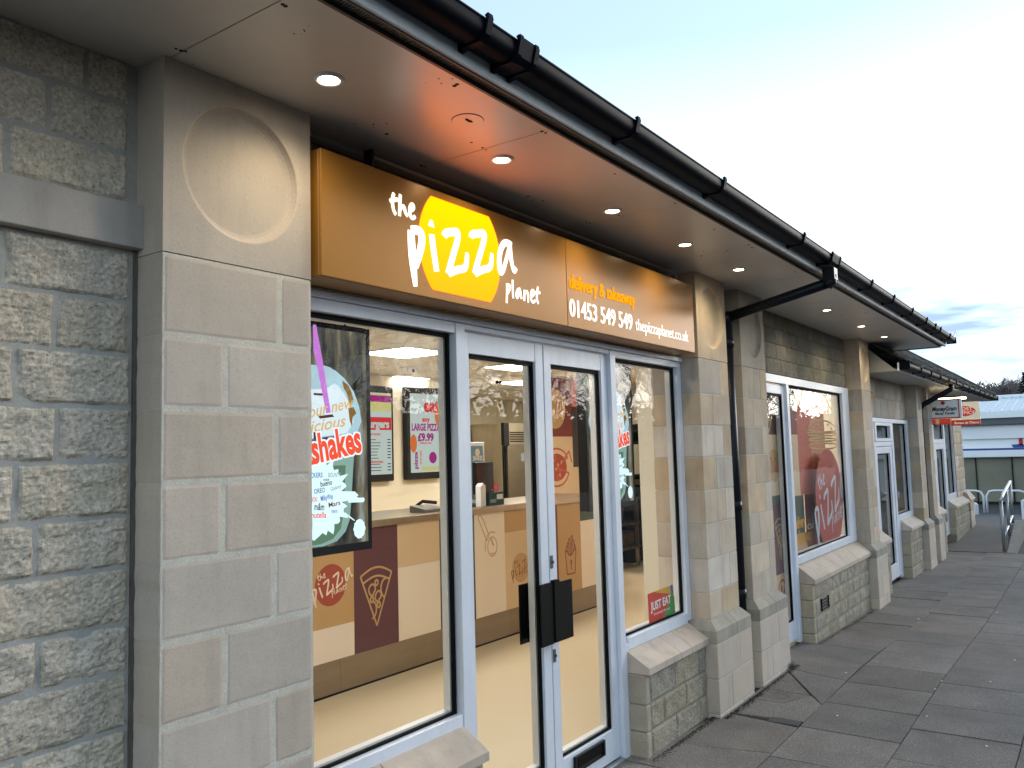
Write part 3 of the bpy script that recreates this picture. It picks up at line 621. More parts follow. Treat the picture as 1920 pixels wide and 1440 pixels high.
# ------------------------------------------------------------------ white framed shop fronts
F = 2.12
def bars(nm, specs, parent, m=white_frame, y0=F, y1=F+.05):
    for s_ in specs:
        a, c, z0, z1 = s_[:4]; ya = s_[4] if len(s_) > 4 else y0; yb = s_[5] if len(s_) > 5 else y1
        MB().box(a, c, ya, yb, z0, z1, .0015).build(nm, m, parent)
def pane(x0, x1, z0, z1, parent, y=F+.038):
    """glass in a black gasket with the white inner bead behind it"""
    g_ = MB().box(x0, x1, y, y+.006, z0, z1).build('glass_pane', glass, parent)
    w_ = .014
    m = MB(); m.box(x0, x0+w_, y-.012, y-.001, z0, z1); m.box(x1-w_, x1, y-.012, y-.001, z0, z1); m.box(x0+w_, x1-w_, y-.012, y-.001, z0, z0+w_*.7); m.box(x0+w_, x1-w_, y-.012, y-.001, z1-w_*1.2, z1)
    m.box(x0-.002, x0, y-.012, y+.018, z0, z1); m.box(x1, x1+.002, y-.012, y+.018, z0, z1)
    m.build('gasket', gasket, parent)
    m = MB(); m.box(x0, x0+w_, y+.007, y+.04, z0, z1); m.box(x1-w_, x1, y+.007, y+.04, z0, z1); m.box(x0+w_, x1-w_, y+.007, y+.04, z0, z0+w_); m.box(x0+w_, x1-w_, y+.007, y+.04, z1-w_, z1)
    m.build('inner_bead', white_in, parent)
    return g_
sh = thing('shopfront', 'white framed pizza shop front with fixed panes either side of double doors', 'shop front', (3.3, F, 0))
HZ = 2.19
bars('head_rail', [(1.742, 4.835, 2.163, 2.187, F-.012, F+.06)], sh)
bars('head_rail', [(1.742, 2.60, 2.118, 2.161), (3.965, 4.825, 2.125, 2.161), (2.664, 3.90, 2.14, 2.161, F, F+.06)], sh)
bars('mullion', [(2.602, 2.660, .03, 2.160, F-.004, F+.07), (3.905, 3.962, .03, 2.160, F-.004, F+.07)], sh)
bars('jamb', [(4.77, 4.826, .58, 2.124), (3.964, 3.996, .03, .60, F, F+.07)], sh)
bars('bottom_rail', [(1.742, 2.60, .548, .604), (3.998, 4.769, .566, .628)], sh)
pane(1.742, 2.590, .606, 2.116, sh); pane(3.974, 4.767, .630, 2.122, sh)
bars('threshold', [(2.662, 3.904, .025, .042, F-.01, F+.1)], sh, galv)
def door(x0, x1, label, gx0, gx1, gz0=.20, gz1=2.045, letter=False, hinge=1):
    t = thing('glass_door', label, 'door', (x1 if hinge else x0, F+.03, .04), 'white framed glass double doors of the pizza shop')
    y0, y1 = F+.018, F+.062
    bars('stile', [(x0, gx0, .048, 2.132, y0, y1), (gx1, x1, .048, 2.132, y0, y1)], t)
    bars('top_rail', [(gx0+.001, gx1-.001, gz1, 2.132, y0+.0015, y1)], t); bars('bottom_rail', [(gx0+.001, gx1-.001, .048, gz0, y0+.0015, y1)], t)
    pane(gx0+.002, gx1-.002, gz0+.002, gz1-.002, t, y0+.026)
    return t
dl = door(2.666, 3.276, 'left glass door leaf of the pizza shop entrance', 2.71, 3.212)
dr = door(3.284, 3.900, 'right glass door leaf with black letter box at the bottom', 3.345, 3.836)
MB().box(3.277, 3.2835, F+.024, F+.055, .05, 2.13).build('edge_seal', gasket, dr)
# black plate pulls: an outer plate stood off on each leaf, and its twin inside
def pull(t, xa, xb, ya, yb, za=.865, zb=1.145):
    MB().box(xa, xb, ya, yb, za, zb, .002).build('handle', blackmet, t)
HA, HB = .762, 1.03
m = MB(); m.box(3.19, 3.235, F-.024, F+.017, HA+.012, HB-.012); m.box(3.165, 3.215, F-.040, F-.024, HA-.003, HB); m.box(3.112, 3.1645, F-.040, F-.033, HA-.003, HB-.002); m.build('handle', blackmet, dl)
m = MB(); m.box(3.29, 3.335, F-.024, F+.017, HA+.012, HB-.012); m.box(3.219, 3.262, F-.046, F-.024, HA, HB+.008); m.box(3.262, 3.37, F-.046, F-.039, HA, HB-.004); m.build('handle', blackmet, dr)
MB().box(3.150, 3.245, F+.10, F+.108, HA-.012, HB-.012, .001).build('handle', blackmet, dl); MB().box(3.22, 3.245, F+.066, F+.10, HA, HB-.02).build('handle_stay', blackmet, dl)
MB().box(3.30, 3.40, F+.10, F+.108, HA, HB-.012, .001).build('handle', blackmet, dr)
for zz in (1.080, .652):
    MB().box(3.286, 3.306, F+.012, F+.019, zz, zz+.060, .002).build('lock_plate', lockm, dr); MB().disc((3.296, F+.012, zz+.03), .007, (0, -1, 0), .006, 12).build('cylinder', mat('brass_dark', (.12, .10, .08), .4, metal=.7), dr)
m = MB(); m.box(3.435, 3.72, F+.004, F+.019, .110, .118); m.box(3.435, 3.72, F+.004, F+.019, .176, .184); m.box(3.435, 3.452, F+.004, F+.019, .118, .176); m.box(3.703, 3.72, F+.004, F+.019, .118, .176); m.box(3.452, 3.703, F+.013, F+.019, .118, .176); m.build('letter_box', blackpl, dr)
MB().box(3.465, 3.690, F+.008, F+.0125, .126, .166, .001).build('letter_flap', blackmet, dr)

# second bay of the pizza shop
s2f = thing('shopfront', 'white framed bay with narrow side door and burger window right of the twin piers', 'shop front', (7.5, F, 0))
bars('head_rail', [(6.10, 9.05, 2.135, 2.200)], s2f); bars('mullion', [(6.958, 7.02, .02, 2.134, F-.003, F+.07)], s2f)
bars('jamb', [(8.80, 9.05, .70, 2.134), (6.10, 6.15, .03, 2.134)], s2f); bars('bottom_rail', [(7.021, 9.05, .635, .70)], s2f)
pane(7.021, 8.799, .702, 2.134, s2f)
sdoor = thing('glass_door', 'narrow white door with printed slices left of the burger window', 'door', (6.9, F+.02, .04))
bars('stile', [(6.152, 6.28, .05, 2.12, F+.02, F+.06), (6.895, 6.955, .05, 2.12, F+.02, F+.06)], sdoor)
bars('top_rail', [(6.281, 6.894, 2.05, 2.12, F+.0215, F+.06)], sdoor); bars('bottom_rail', [(6.281, 6.894, .05, .205, F+.0215, F+.06)], sdoor)
pane(6.282, 6.893, .207, 2.048, sdoor, F+.034)
# post office half
s3 = thing('shopfront', 'white framed door and tall window left of the post office downpipe', 'shop front', (11, F, 0))
bars('head_rail', [(10.10, 12.22, 1.87, 1.92)], s3); bars('mullion', [(11.10, 11.20, 0, 1.868, F-.003, F+.07)], s3); bars('jamb', [(12.10, 12.22, .72, 1.868), (10.10, 10.16, 0, 1.868), (11.202, 11.32, -.03, .64)], s3)
bars('bottom_rail', [(11.201, 12.22, .65, .72)], s3); bars('transom', [(10.161, 11.098, 1.585, 1.64)], s3)
pane(11.201, 12.098, .722, 1.868, s3)
m = thing('fanlight', 'small white framed fanlight over the door left of the tall window', 'window', (10.6, F, 1.7))
bars('frame', [(10.165, 10.24, 1.642, 1.866, F-.01, F+.05), (11.0, 11.095, 1.642, 1.866, F-.01, F+.05), (10.241, 10.999, 1.642, 1.68, F-.01, F+.05), (10.241, 10.999, 1.83, 1.866, F-.01, F+.05)], m); pane(10.242, 10.998, 1.682, 1.828, m)
m = thing('glass_door', 'white framed glass door under the small fanlight', 'door', (10.2, F, 0))
bars('stile', [(10.165, 10.27, 0, 1.58, F+.005, F+.05), (10.97, 11.095, 0, 1.58, F+.005, F+.05)], m); bars('top_rail', [(10.271, 10.969, 1.50, 1.58, F+.006, F+.05)], m); bars('bottom_rail', [(10.271, 10.969, 0, .17, F+.006, F+.05)], m); pane(10.272, 10.968, .172, 1.498, m)
MB().tube([(11.03, F-.05, .95), (11.03, F-.05, 1.03)], .012, 8).build('handle', galv, m)
s4 = thing('shopfront', 'white framed post office front with narrow poster window beside its door', 'shop front', (15, F, 0))
bars('head_rail', [(13.45, 16.32, 1.94, 1.985)], s4); bars('mullion', [(14.18, 14.30, .1, 1.938), (15.28, 15.40, .1, 1.938)], s4); bars('jamb', [(16.22, 16.32, .74, 1.938), (13.43, 13.52, .66, 1.938)], s4)
bars('bottom_rail', [(13.521, 14.179, .66, .72), (15.401, 16.32, .66, .74)], s4); bars('transom', [(14.301, 15.279, 1.60, 1.66)], s4)
pane(13.521, 14.179, .722, 1.938, s4); pane(14.302, 15.278, 1.662, 1.938, s4); pane(15.401, 16.219, .742, 1.938, s4)
m = thing('glass_door', 'white framed post office door behind the projecting signs', 'door', (14.3, F, 0)); bars('stile', [(14.305, 14.42, .12, 1.595), (15.16, 15.275, .12, 1.595)], m); bars('top_rail', [(14.421, 15.159, 1.50, 1.595)], m); bars('bottom_rail', [(14.421, 15.159, .12, .32)], m); pane(14.422, 15.158, .322, 1.498, m)
# posters in the post office window
for k, (xa, xb, za, zb, c) in enumerate(((13.56, 13.84, 1.30, 1.62, (.75, .75, .72)), (13.60, 13.82, .95, 1.22, (.45, .06, .05)), (13.88, 14.12, 1.05, 1.5, (.10, .13, .2)), (13.9, 14.12, .8, 1.0, (.6, .58, .55)), (14.5, 15.1, 1.1, 1.45, (.7, .7, .68)), (14.5, 15.0, .6, .95, (.12, .12, .14)))):
    tag(MB().box(xa, xb, F+.09, F+.094, za, zb).build('poster', flat('poster_%d' % k, c)), ['white poster high in the post office window', 'red poster in the middle of the post office window', 'dark blue poster beside the post office door', 'small pale poster low in the post office window', 'white notice on the post office door glass', 'dark notice low on the post office door'][k], 'poster')

# ------------------------------------------------------------------ interior shell
struct(MB().box(1.70, 9.61, 2.16, 4.76, -.05, .03).build('shop_floor', floorm)); struct(MB().box(1.70, 12.0, 4.76, 8.0, -.05, .03).build('kitchen_floor', floorm))
ce = thing('ceiling', 'cream tiled ceiling of the pizza shop', 'ceiling', (6, 5, 2.5)); del ce['category']; del ce['label']; ce['kind'] = 'structure'
PAN = [(5.15, 4.745), (6.86, 4.745), (8.42, 5.77), (3.455, 3.05), (10.235, 5.875), (8.54, 3.05), (6.845, 6.44)]  # panels after the seen ones are unseen, added to brighten the rooms
tm = None; T_ = .565
for i in range(18):
    for j in range(11):
        cx_, cy_ = 5.15+T_*(i-6), 4.745+T_*(j-4)
        if cy_ < 2.2 or cy_ > 8.3 or cx_ > 12.2 or (cx_ > 9.8 and cy_ < 4.7): continue
        if any(abs(cx_-px) < .3 and abs(cy_-py) < .3 for px, py in PAN): continue
        if tm is None:
            o = MB().box(-T_/2+.006, T_/2-.006, -T_/2+.006, T_/2-.006, 0, .012, .003).build('ceiling_tile', cream_ceil); tm = o.data; bpy.data.objects.remove(o)
        link('ceiling_tile', tm, ce, (cx_, cy_, 2.502))
MB().box(1.7, 12.1, 2.36, 8.1, 2.516, 2.55).build('ceiling_grid', cream_ceil, ce)
for i in range(19):
    x = 5.15+T_*(i-6.5); 
    if 1.7 < x < 12: MB().box(x-.009, x+.009, 2.43 if x < 9.6 else 4.77, 8.0, 2.499, 2.515).build('grid_bar', white_in, ce)
for j in range(11):
    y = 4.745+T_*(j-4.5)
    if 2.2 < y < 8: MB().box(1.75, 12 if y > 4.8 else 9.6, y-.009, y+.009, 2.4985, 2.515).build('grid_bar', white_in, ce)
panel_e = emis('led_panel', (1, .95, .87), 17.0)
for k, (px, py) in enumerate(PAN):
    lab = ['square ceiling light nearest the left window', 'square ceiling light in the middle, seen through the doors', 'square ceiling light furthest back, seen above the left door leaf', 'unseen ceiling light added just inside the left window', 'unseen ceiling light added to brighten the kitchen end', 'unseen ceiling light added above the counter front', 'unseen ceiling light added to brighten the kitchen behind the counter'][k]
    t = thing('ceiling_light', lab, 'ceiling light', (px, py, 2.49), 'square light panels in the shop ceiling')
    MB().box(px-.265, px+.265, py-.265, py+.265, 2.493, 2.503).build('diffuser', panel_e, t)
    m = MB(); m.box(px-.285, px-.267, py-.285, py+.285, 2.490, 2.51); m.box(px+.267, px+.285, py-.285, py+.285, 2.490, 2.51); m.box(px-.267, px+.267, py-.285, py-.267, 2.490, 2.51); m.box(px-.267, px+.267, py+.267, py+.285, 2.490, 2.51); m.build('frame', whitep, t)
# walls of the room
for nm, a in (('back_wall', (1.7, 7.38, 6.25, 6.4)), ('side_wall', (7.25, 7.38, 6.401, 8.0)), ('kitchen_wall', (7.381, 12.0, 8.0, 8.1)), ('left_wall', (1.6, 1.70, 2.35, 6.4)), ('right_wall', (12.0, 12.1, 4.76, 8.1))):
    struct(MB().box(a[0], a[1], a[2], a[3], .0, 2.498).build(nm, cream_wall))
struct(MB().box(4.862, 6.10, 2.34, 2.45, .03, 2.5).build('nib_wall', nibm)); struct(MB().box(4.861, 4.95, 2.172, 2.339, .03, 2.5).build('nib_wall', nibm)); struct(MB().box(9.05, 9.6, 2.17, 2.45, .03, 2.5).build('nib_wall', nibm))
struct(MB().box(1.70, 12.0, 2.35, 2.42, 2.30, 2.52).build('bulkhead', cream_wall))
MB().box(8.33, 8.345, 7.985, 7.999, .03, 2.5).build('seam', white_in, bpy.data.objects['kitchen_wall'])
# shell over everything, so that daylight enters only by the windows
struct(MB().box(-2.2, 18.0, 2.345, 9.5, 2.76, 2.80).build('roof_deck', dark_trim))
struct(MB().box(9.6, 9.72, 2.35, 4.75, -.1, 2.75).build('party_wall', nibm) )
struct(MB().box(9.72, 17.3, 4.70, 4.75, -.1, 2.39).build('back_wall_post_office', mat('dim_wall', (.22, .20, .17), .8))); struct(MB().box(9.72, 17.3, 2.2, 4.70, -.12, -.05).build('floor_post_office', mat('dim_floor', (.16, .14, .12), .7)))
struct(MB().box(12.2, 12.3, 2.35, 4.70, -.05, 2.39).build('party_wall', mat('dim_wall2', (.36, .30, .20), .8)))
struct(MB().box(16.9, 17.3, 2.35, 9.5, -.1, 2.75).build('end_wall', ashlar))
struct(MB().box(-2.3, 1.7, 2.34, 2.4, -.1, 2.75).build('inner_wall', dark_trim))
cab = thing('cabinet', 'tall dark cabinet inside the tall window left of the post office', 'cabinet', (11.5, 2.9, 0)); MB().box(11.35, 11.85, 2.75, 3.1, -.05, 1.25, .01).build('body', mat('navy_cabinet', (.02, .03, .055), .5), cab); MB().box(11.36, 11.84, 2.742, 2.749, .55, .56).build('door_gap', gasket, cab)

# ------------------------------------------------------------------ counter
YC = 4.324
co_ = thing('counter', 'long serving counter with steel top and coloured pizza graphic panels', 'counter', (5.8, 4.5, .03))
zt_ = 1.118
panels = [(3.30, 4.128, .488, zt_, tan), (3.30, 4.128, .262, .488, creamw), (4.128, 4.573, .262, zt_, purple), (4.573, 5.052, .798, zt_, tan_lt), (4.573, 5.052, .262, .798, creamp), (5.052, 5.50, .592, zt_, teal), (5.052, 5.50, .262, .592, darkg),
          (5.50, 5.93, .262, zt_, creamp), (5.93, 6.40, .926, zt_, tan), (5.93, 6.40, .262, .926, tan_lt), (6.40, 6.795, .262, zt_, maroon), (6.795, 7.222, .262, zt_, tan), (7.222, 7.75, .925, zt_, teal), (7.222, 7.75, .262, .925, creamp), (2.6, 3.30, .262, zt_, teal)]
for a, c, z0, z1, m_ in panels: MB().box(a+.0006, c-.0006, YC, YC+.02, z0+.0006, z1-.0006).build('front_panel', m_, co_)
MB().box(2.6, 7.75, YC+.021, 4.95, .04, zt_).build('carcass', nibm, co_)
for a, c in ((2.6, 4.0), (4.0, 5.06), (5.06, 6.4), (6.4, 7.75)): MB().box(a+.001, c-.001, YC+.004, YC+.02, .045, .261).build('kick_panel', kickm, co_)
MB().box(2.6, 7.75, YC+.006, YC+.02, .03, .0445).build('floor_gap', gasket, co_)
MB().box(2.6, 5.06, YC-.018, 4.98, zt_+.001, 1.170, .003).build('worktop', steel, co_); MB().box(5.062, 7.76, YC-.018, 4.98, zt_+.001, 1.170, .003).build('worktop', steel, co_)

# ---- the hand lettered logo, traced in sign units (disc radius = 1, disc centre = origin)
def tr(px, py, k=5.3333, ox=700, oy=340):
    p = onY(ox+px/k, oy+py/k, 1.96); return ((p.x-2.462)/.25, (p.z-2.405)/.25)
def st(pts, cyc=False): return ([(*tr(a[0], a[1]), a[2] if len(a) > 2 else 1) for a in pts], cyc)
LOGO_the = [st([(210,118),(192,175),(200,250),(210,300),(230,330)]), st([(170,195),(205,183),(248,180)]), st([(275,130),(268,240),(267,345)]), st([(268,285),(295,238),(318,262),(322,315),(350,345)]),
            st([(370,292),(405,285),(410,240),(385,225),(366,265),(370,340),(400,378),(422,348)])]
LOGO_pizza = [st([(380,490,1.1),(385,600,1.3),(395,760,1.3),(410,900,1.1),(425,1050,.7)]), st([(385,485,1.0),(440,480,1.1),(490,520,1.2),(490,620,1.2),(462,740,1.1),(425,850,1.0)]),
              st([(584,385,.35),(584,420,.9),(584,450,1.1)]), st([(588,530,1.0),(600,640,1.0),(620,780,1.0),(638,900,.95)]),
              st([(712,548,1.05),(725,508,1.0),(800,508,1.0),(858,500,1.0),(845,600,1.0),(800,740,1.0),(752,925,1.05)]), st([(758,918,1.0),(840,880,.95),(925,875,.95),(940,800,.9),(942,715,.7)]),
              st([(982,562,1.05),(985,522,1.0),(1060,522,1.0),(1122,510,1.0),(1108,610,1.0),(1060,760,1.0),(1018,925,1.05)]), st([(1022,920,1.0),(1090,880,.95),(1172,870,.95),(1188,800,.9),(1190,720,.7)]),
              st([(1385,640,1.0),(1350,608,.9),(1300,620,1.0),(1265,720,1.0),(1262,860,1.0),(1280,925,.9),(1310,870,.8),(1345,740,.7),(1370,640,.8)]), st([(1368,620,.9),(1375,740,.9),(1395,850,.8),(1415,915,.8),(1432,865,.7)])]
LOGO_planet = [st([(1340,1022),(1342,1110),(1337,1215)]), st([(1342,1035),(1372,1030),(1370,1085),(1345,1120)]), st([(1397,985),(1396,1080),(1403,1168)]),
               st([(1472,1078),(1445,1075),(1432,1130),(1440,1172),(1462,1130),(1474,1078),(1476,1130),(1488,1175)]), st([(1515,1085),(1514,1195)]), st([(1516,1125),(1535,1095),(1550,1110),(1553,1210)]),
               st([(1582,1150),(1612,1138),(1610,1092),(1588,1088),(1575,1130),(1582,1190),(1605,1215),(1625,1190)]), st([(1650,1055),(1636,1130),(1640,1190),(1655,1222)]), st([(1612,1112),(1672,1112)])]
def disc_mesh(cx, cz, r, y, th, m_, parent, name='disc', cut=None, sx=1, sz=1):
    mb = MB(); pts = []
    for k in range(96):
        a = 2*math.pi*k/96; u, v = math.cos(a)*r*sx, math.sin(a)*r*sz
        if cut: v = max(min(v, cut[1]), cut[0])
        pts.append((cx+u, y, cz+v))
    # drop repeated points on the cut lines
    q = [p for i, p in enumerate(pts) if not (cut and abs(p[2]-pts[i-1][2]) < 1e-9 and abs(p[2]-pts[(i+1) % 96][2]) < 1e-9)]
    mb.prism(q, (0, -th, 0)); return mb.build(name, m_, parent)
def logo(cx, cz, r, y, parent, m_, wt=1.0, rot=0, th=.0015, sx=1, words='inside'):
    M4 = XZ(cx, cz, y) @ Matrix.Rotation(rot, 4, 'Z') @ Matrix.Diagonal((r*sx, r, r, 1))
    fl = th/(.06*r)
    strokes('pizza_lettering', LOGO_pizza, M4, .062*wt, m_, parent, flatz=fl)
    if words:
        A, B_ = ((.85, .16), (-1.18, .0)) if words == 'inside' else ((0, 0), (0, 0))
        sh_ = lambda sts, d: [([(p[0]+d[0], p[1]+d[1], p[2]) for p in a], c) for a, c in sts]
        strokes('the_lettering', sh_(LOGO_the, A), M4, .030*wt, m_, parent, flatz=fl*1.6); strokes('planet_lettering', sh_(LOGO_planet, B_), M4, .026*wt, m_, parent, flatz=fl*1.8)
def icon(name, polys, cx, cz, sx, sz, y, r, m_, parent, th=.0015):
    """line icon: polylines in a unit box centred on the origin"""
    return strokes(name, [([(p[0]*sx, p[1]*sz) for p in a], c) for a, c in polys], XZ(cx, cz, y), r, m_, parent, flatz=th/r)
def arc(cx, cy, r, a0, a1, n=12, ry=None): return [(cx+r*math.cos(R(a0+(a1-a0)*k/n)), cy+(ry or r)*math.sin(R(a0+(a1-a0)*k/n))) for k in range(n+1)]
def sharp(pts):   # repeat corners so that the curve keeps them
    o = []
    for p in pts: o += [p, p]
    return o
SLICE = [(sharp([(-.46, .36), (0, -.5), (.46, .36)]), False), ([(-.46, .36), (-.25, .45), (0, .49), (.25, .45), (.46, .36)], False), ([(-.40, .24), (-.2, .31), (0, .34), (.2, .31), (.40, .24)], False),
         (arc(0, .22, .045, 0, 330), True), (arc(-.14, -.05, .045, 0, 330), True), (arc(.06, -.16, .045, 0, 330), True),
         ([(-.2, .05), (-.24, .12), (-.19, .19), (-.12, .21), (-.04, .17), (-.03, .09), (-.09, .06), (-.09, .02), (-.17, .02)], True), ([(.0, -.1), (-.06, -.03), (.0, .06), (.09, .08), (.14, .02), (.12, -.05), (.07, -.06), (.07, -.11)], True),
         (arc(.3, .1, .17, 85, 240), False), (arc(-.16, -.22, .15, 75, -80), False)]
CUT = [(sharp([(-.45, .48), (-.52, .42), (-.14, -.12), (-.02, -.02)])+[(-.36, .5), (-.45, .48)], False), (arc(.12, -.27, .22, 0, 350, 20), True), (arc(.1, -.25, .32, 200, 60, 12), False), ([(.02, -.06), (.16, -.27), (.2, -.25), (.07, -.04)], False), (arc(.13, -.3, .14, 230, 310), False)]
FRIES = [(sharp([(-.42, .12), (-.3, -.48), (.3, -.48), (.42, .12)]), False), ([(-.42, .12), (-.3, .16), (-.2, .05), (0, -.02), (.2, .05), (.3, .16), (.42, .12)], False), (sharp([(-.24, .1), (-.24, .34), (-.13, .34), (-.13, .05)]), False), (sharp([(-.13, .3), (-.12, .44), (-.02, .44), (-.02, .0)]), False), (sharp([(-.02, .3), (.08, .3), (.08, .0)]), False), (sharp([(.08, .3), (.08, .5), (.19, .5), (.19, .04)]), False), (sharp([(.19, .38), (.3, .38), (.3, .14)]), False), ([(-.24, .28), (-.34, .24), (-.42, .12)], False), ([(.3, .28), (.38, .24), (.42, .12)], False), ([(0, -.12), (.07, -.14), (.05, -.24), (0, -.23)], True), ([(0, -.12), (.02, -.38)], False)]
BURGER = [([(-.46, .12), (-.44, .3), (-.25, .46), (0, .5), (.25, .46), (.44, .3), (.46, .12), (.2, .1), (-.2, .1)], True), ([(-.5, .06), (0, .05), (.5, .06)], False), ([(-.48, -.0), (-.4, -.06), (-.2, -.02), (-.1, -.12), (.05, -.02), (.3, -.05), (.48, -.0)], False), ([(-.46, -.14), (0, -.12), (.46, -.14), (.47, -.22), (0, -.23), (-.47, -.22)], True), ([(-.46, -.3), (.46, -.3), (.46, -.44), (.3, -.5), (-.3, -.5), (-.46, -.44)], True),
          ([(-.2, .3), (-.12, .35)], False), ([(0, .36), (.06, .3)], False), ([(.16, .34), (.22, .38)], False), ([(-.02, .22), (.06, .24)], False), ([(.28, .24), (.34, .2)], False), ([(-.34, .2), (-.28, .25)], False)]
WHEEL = [(arc(0, 0, .5, 30, 340, 24), False), (sharp([(.43, .25), (0, 0), (.47, -.17)]), False), (sharp([(.10, .05), (.5, .42), (.6, .12)]), False), (arc(-.1, .25, .07, 0, 340), True), (arc(-.22, -.12, .07, 0, 340), True), (arc(.05, -.27, .07, 0, 340), True), (arc(.12, -.1, .035, 0, 340), True), (arc(-.3, .15, .03, 0, 340), True)]
yd = YC-.0005
disc_mesh(3.914, .767, .139, yd, .001, redp, co_); logo(3.914, .77, .142, yd-.0012, co_, creamp, .8, R(12), th=.001)
icon('slice_icon', SLICE, 4.348, .63, .34, .42, yd, .0075, tan, co_)
icon('cutter_icon', CUT, 5.71, .93, .30, .37, yd, .005, tan, co_)
disc_mesh(6.165, .60, .13, yd, .001, tan, co_); logo(6.165, .60, .13, yd-.0012, co_, rustp, .6, R(12), th=.001)
icon('fries_icon', FRIES, 7.02, .61, .24, .37, yd, .006, rustp, co_)
# graphic wall behind the counter
gw = thing('graphic_wall', 'brown and red graphic wall behind the counter seen through the right door', 'graphic wall', (8.8, 5.25, 0))
for a, c, z0, z1, m_ in ((7.95, 8.57, 1.805, 2.498, maroon), (8.571, 9.6, 2.165, 2.498, brick_r), (7.95, 8.57, .04, 1.804, tan_lt), (8.571, 9.6, 1.437, 2.164, darkg), (8.571, 9.6, .04, 1.436, tan_lt)):
    MB().box(a, c, 5.2, 5.26, z0, z1).build('wall_panel', m_, gw)
MB().box(7.95, 9.6, 5.2605, 5.36, .04, 2.49).build('core', nibm, gw)
disc_mesh(8.19, 2.13, .235, 5.199, .001, tan, gw); logo(8.15, 2.13, .23, 5.197, gw, creamp, .8, R(12), th=.001)
disc_mesh(8.20, 1.445, .16, 5.199, .001, redp, gw, sx=1.35); icon('pizza_icon', WHEEL, 8.20, 1.445, .56, .44, 5.1985, .011, brick_r, gw); [disc_mesh(8.20+a, 1.445+c, .02, 5.1975, .001, tan, gw, name='topping') for a, c in ((-.08, .08), (-.12, -.05), (.06, -.09), (.02, .03), (.1, .06), (-.02, -.02))]
for k, (wd, zz) in enumerate((('cook', 1.98), ('bake', 1.80), ('fresh', 1.6))): text('lettering', wd, XZ(8.74, zz, 5.199), .10, creamp, gw, bold=.03)

# ------------------------------------------------------------------ behind the counter
scr_white = emis('screen_white', (.80, .88, .92), .75)
def scr(name, c, s=.8): return emis(name, c, s)
sw, sp, sr_, so_, sy_, sk, sb_ = scr('scr_white', (.30, .35, .32)), scr('scr_purple', (.20, .02, .12)), scr('scr_red', (.35, .03, .03)), scr('scr_orange', (.38, .10, .03)), scr('scr_yellow', (.34, .32, .12)), scr('scr_black', (.02, .02, .02)), scr('scr_blue', (.10, .22, .5))
def display(X0, X1, Z0, Z1, Y, label):
    t = thing('menu_screen', label, 'screen', ((X0+X1)/2, Y, Z1), 'black framed menu screens on the back wall')
    MB().box(X0, X1, Y, Y+.07, Z0, Z1, .012).build('frame', blackpl, t); MB().box(X0+.055, X1-.04, Y-.003, Y-.0005, Z0+.075, Z1-.075).build('display', sw, t)
    return t
d1 = display(5.98, 6.50, 1.365, 2.372, 6.17, 'left menu screen headed burgers on the back wall'); d2_ = display(6.70, 7.32, 1.365, 2.39, 6.17, 'right menu screen advertising a large pizza for 9.99')
yy = 6.166
text('lettering', 'burgers', XZ(6.06, 1.93, yy-.001), .085, sw, d1, width=.36, bold=.04); MB().box(6.04, 6.455, yy-.0005, yy+.0005, 1.905, 2.04).build('red_band', sr_, d1)
MB().box(6.04, 6.455, yy-.0005, yy+.0005, 2.1, 2.29).build('photo_band', sy_, d1); MB().box(6.04, 6.455, yy-.001, yy-.0006, 2.2, 2.27).build('photo_band', sp, d1)
text('lettering', 'premium burgers', XZ(6.07, 1.85, yy), .03, sr_, d1, width=.22, bold=.02)
m = MB()
for k in range(11):
    if k != 7: m.box(6.07, 6.07+random.uniform(.14, .24), yy-.0005, yy+.0005, 1.80-k*.032, 1.807-k*.032); m.box(6.39, 6.44, yy-.0005, yy+.0005, 1.80-k*.032, 1.810-k*.032)
stuff(m.build('menu_lines', sk, d1)); text('lettering', 'sandwiches', XZ(6.07, 1.56, yy), .035, sr_, d1, width=.25, bold=.02)
text('lettering', 'any', XZ(6.95, 2.005, yy), .055, sr_, d2_, width=.13, bold=.04); text('lettering', 'LARGE PIZZA', XZ(6.775, 1.905, yy), .078, sp, d2_, width=.48, bold=.04)
text('lettering', '£9.99', XZ(6.87, 1.79, yy), .085, sp, d2_, width=.27, bold=.05); text('lettering', 'collection only', XZ(6.90, 1.755, yy), .025, sr_, d2_, width=.2, bold=.02)
text('lettering', 'eat', XZ(6.98, 2.12, yy), .15, sr_, d2_, width=.27, bold=.04); text('lettering', 'pizza', XZ(6.86, 1.48, yy) @ Matrix.Rotation(R(90), 4, 'Z'), .055, sp, d2_, width=.19, bold=.04)
disc_mesh(6.80, 1.76, .10, yy, .001, so_, d2_, sx=.55); disc_mesh(7.22, 2.08, .11, yy, .001, so_, d2_, sx=.5); disc_mesh(7.12, 1.60, .065, yy, .001, sp, d2_)
MB().box(6.93, 7.26, yy-.0005, yy+.0005, 1.455, 1.50).build('banner', sy_, d2_); text('lettering', 'burger kebab', XZ(6.93, 1.62, yy) @ Matrix.Rotation(R(90), 4, 'Z') @ Matrix.Translation((-.09, 0, 0)), .04, so_, d2_, width=.15, bold=.02)
tag(MB().tube([(6.93, 6.2, 2.39), (6.925, 6.2, 2.43), (6.89, 6.2, 2.46), (6.885, 6.2, 2.5)], .005, 6).build('cable', blackpl), 'short black cable looping from the large pizza screen to the ceiling', 'cable')
text_we = text('wall_lettering', 'Welcome', XZ(6.37, 1.19, 6.249), .06, flat('wall_text', (.9, .78, .55)), None, width=.40); tag(text_we, 'faint Welcome lettering on the cream back wall', 'lettering')
fr = thing('fridge', 'tall stainless steel upright fridge behind the counter', 'fridge', (8.7, 6.3, .03))
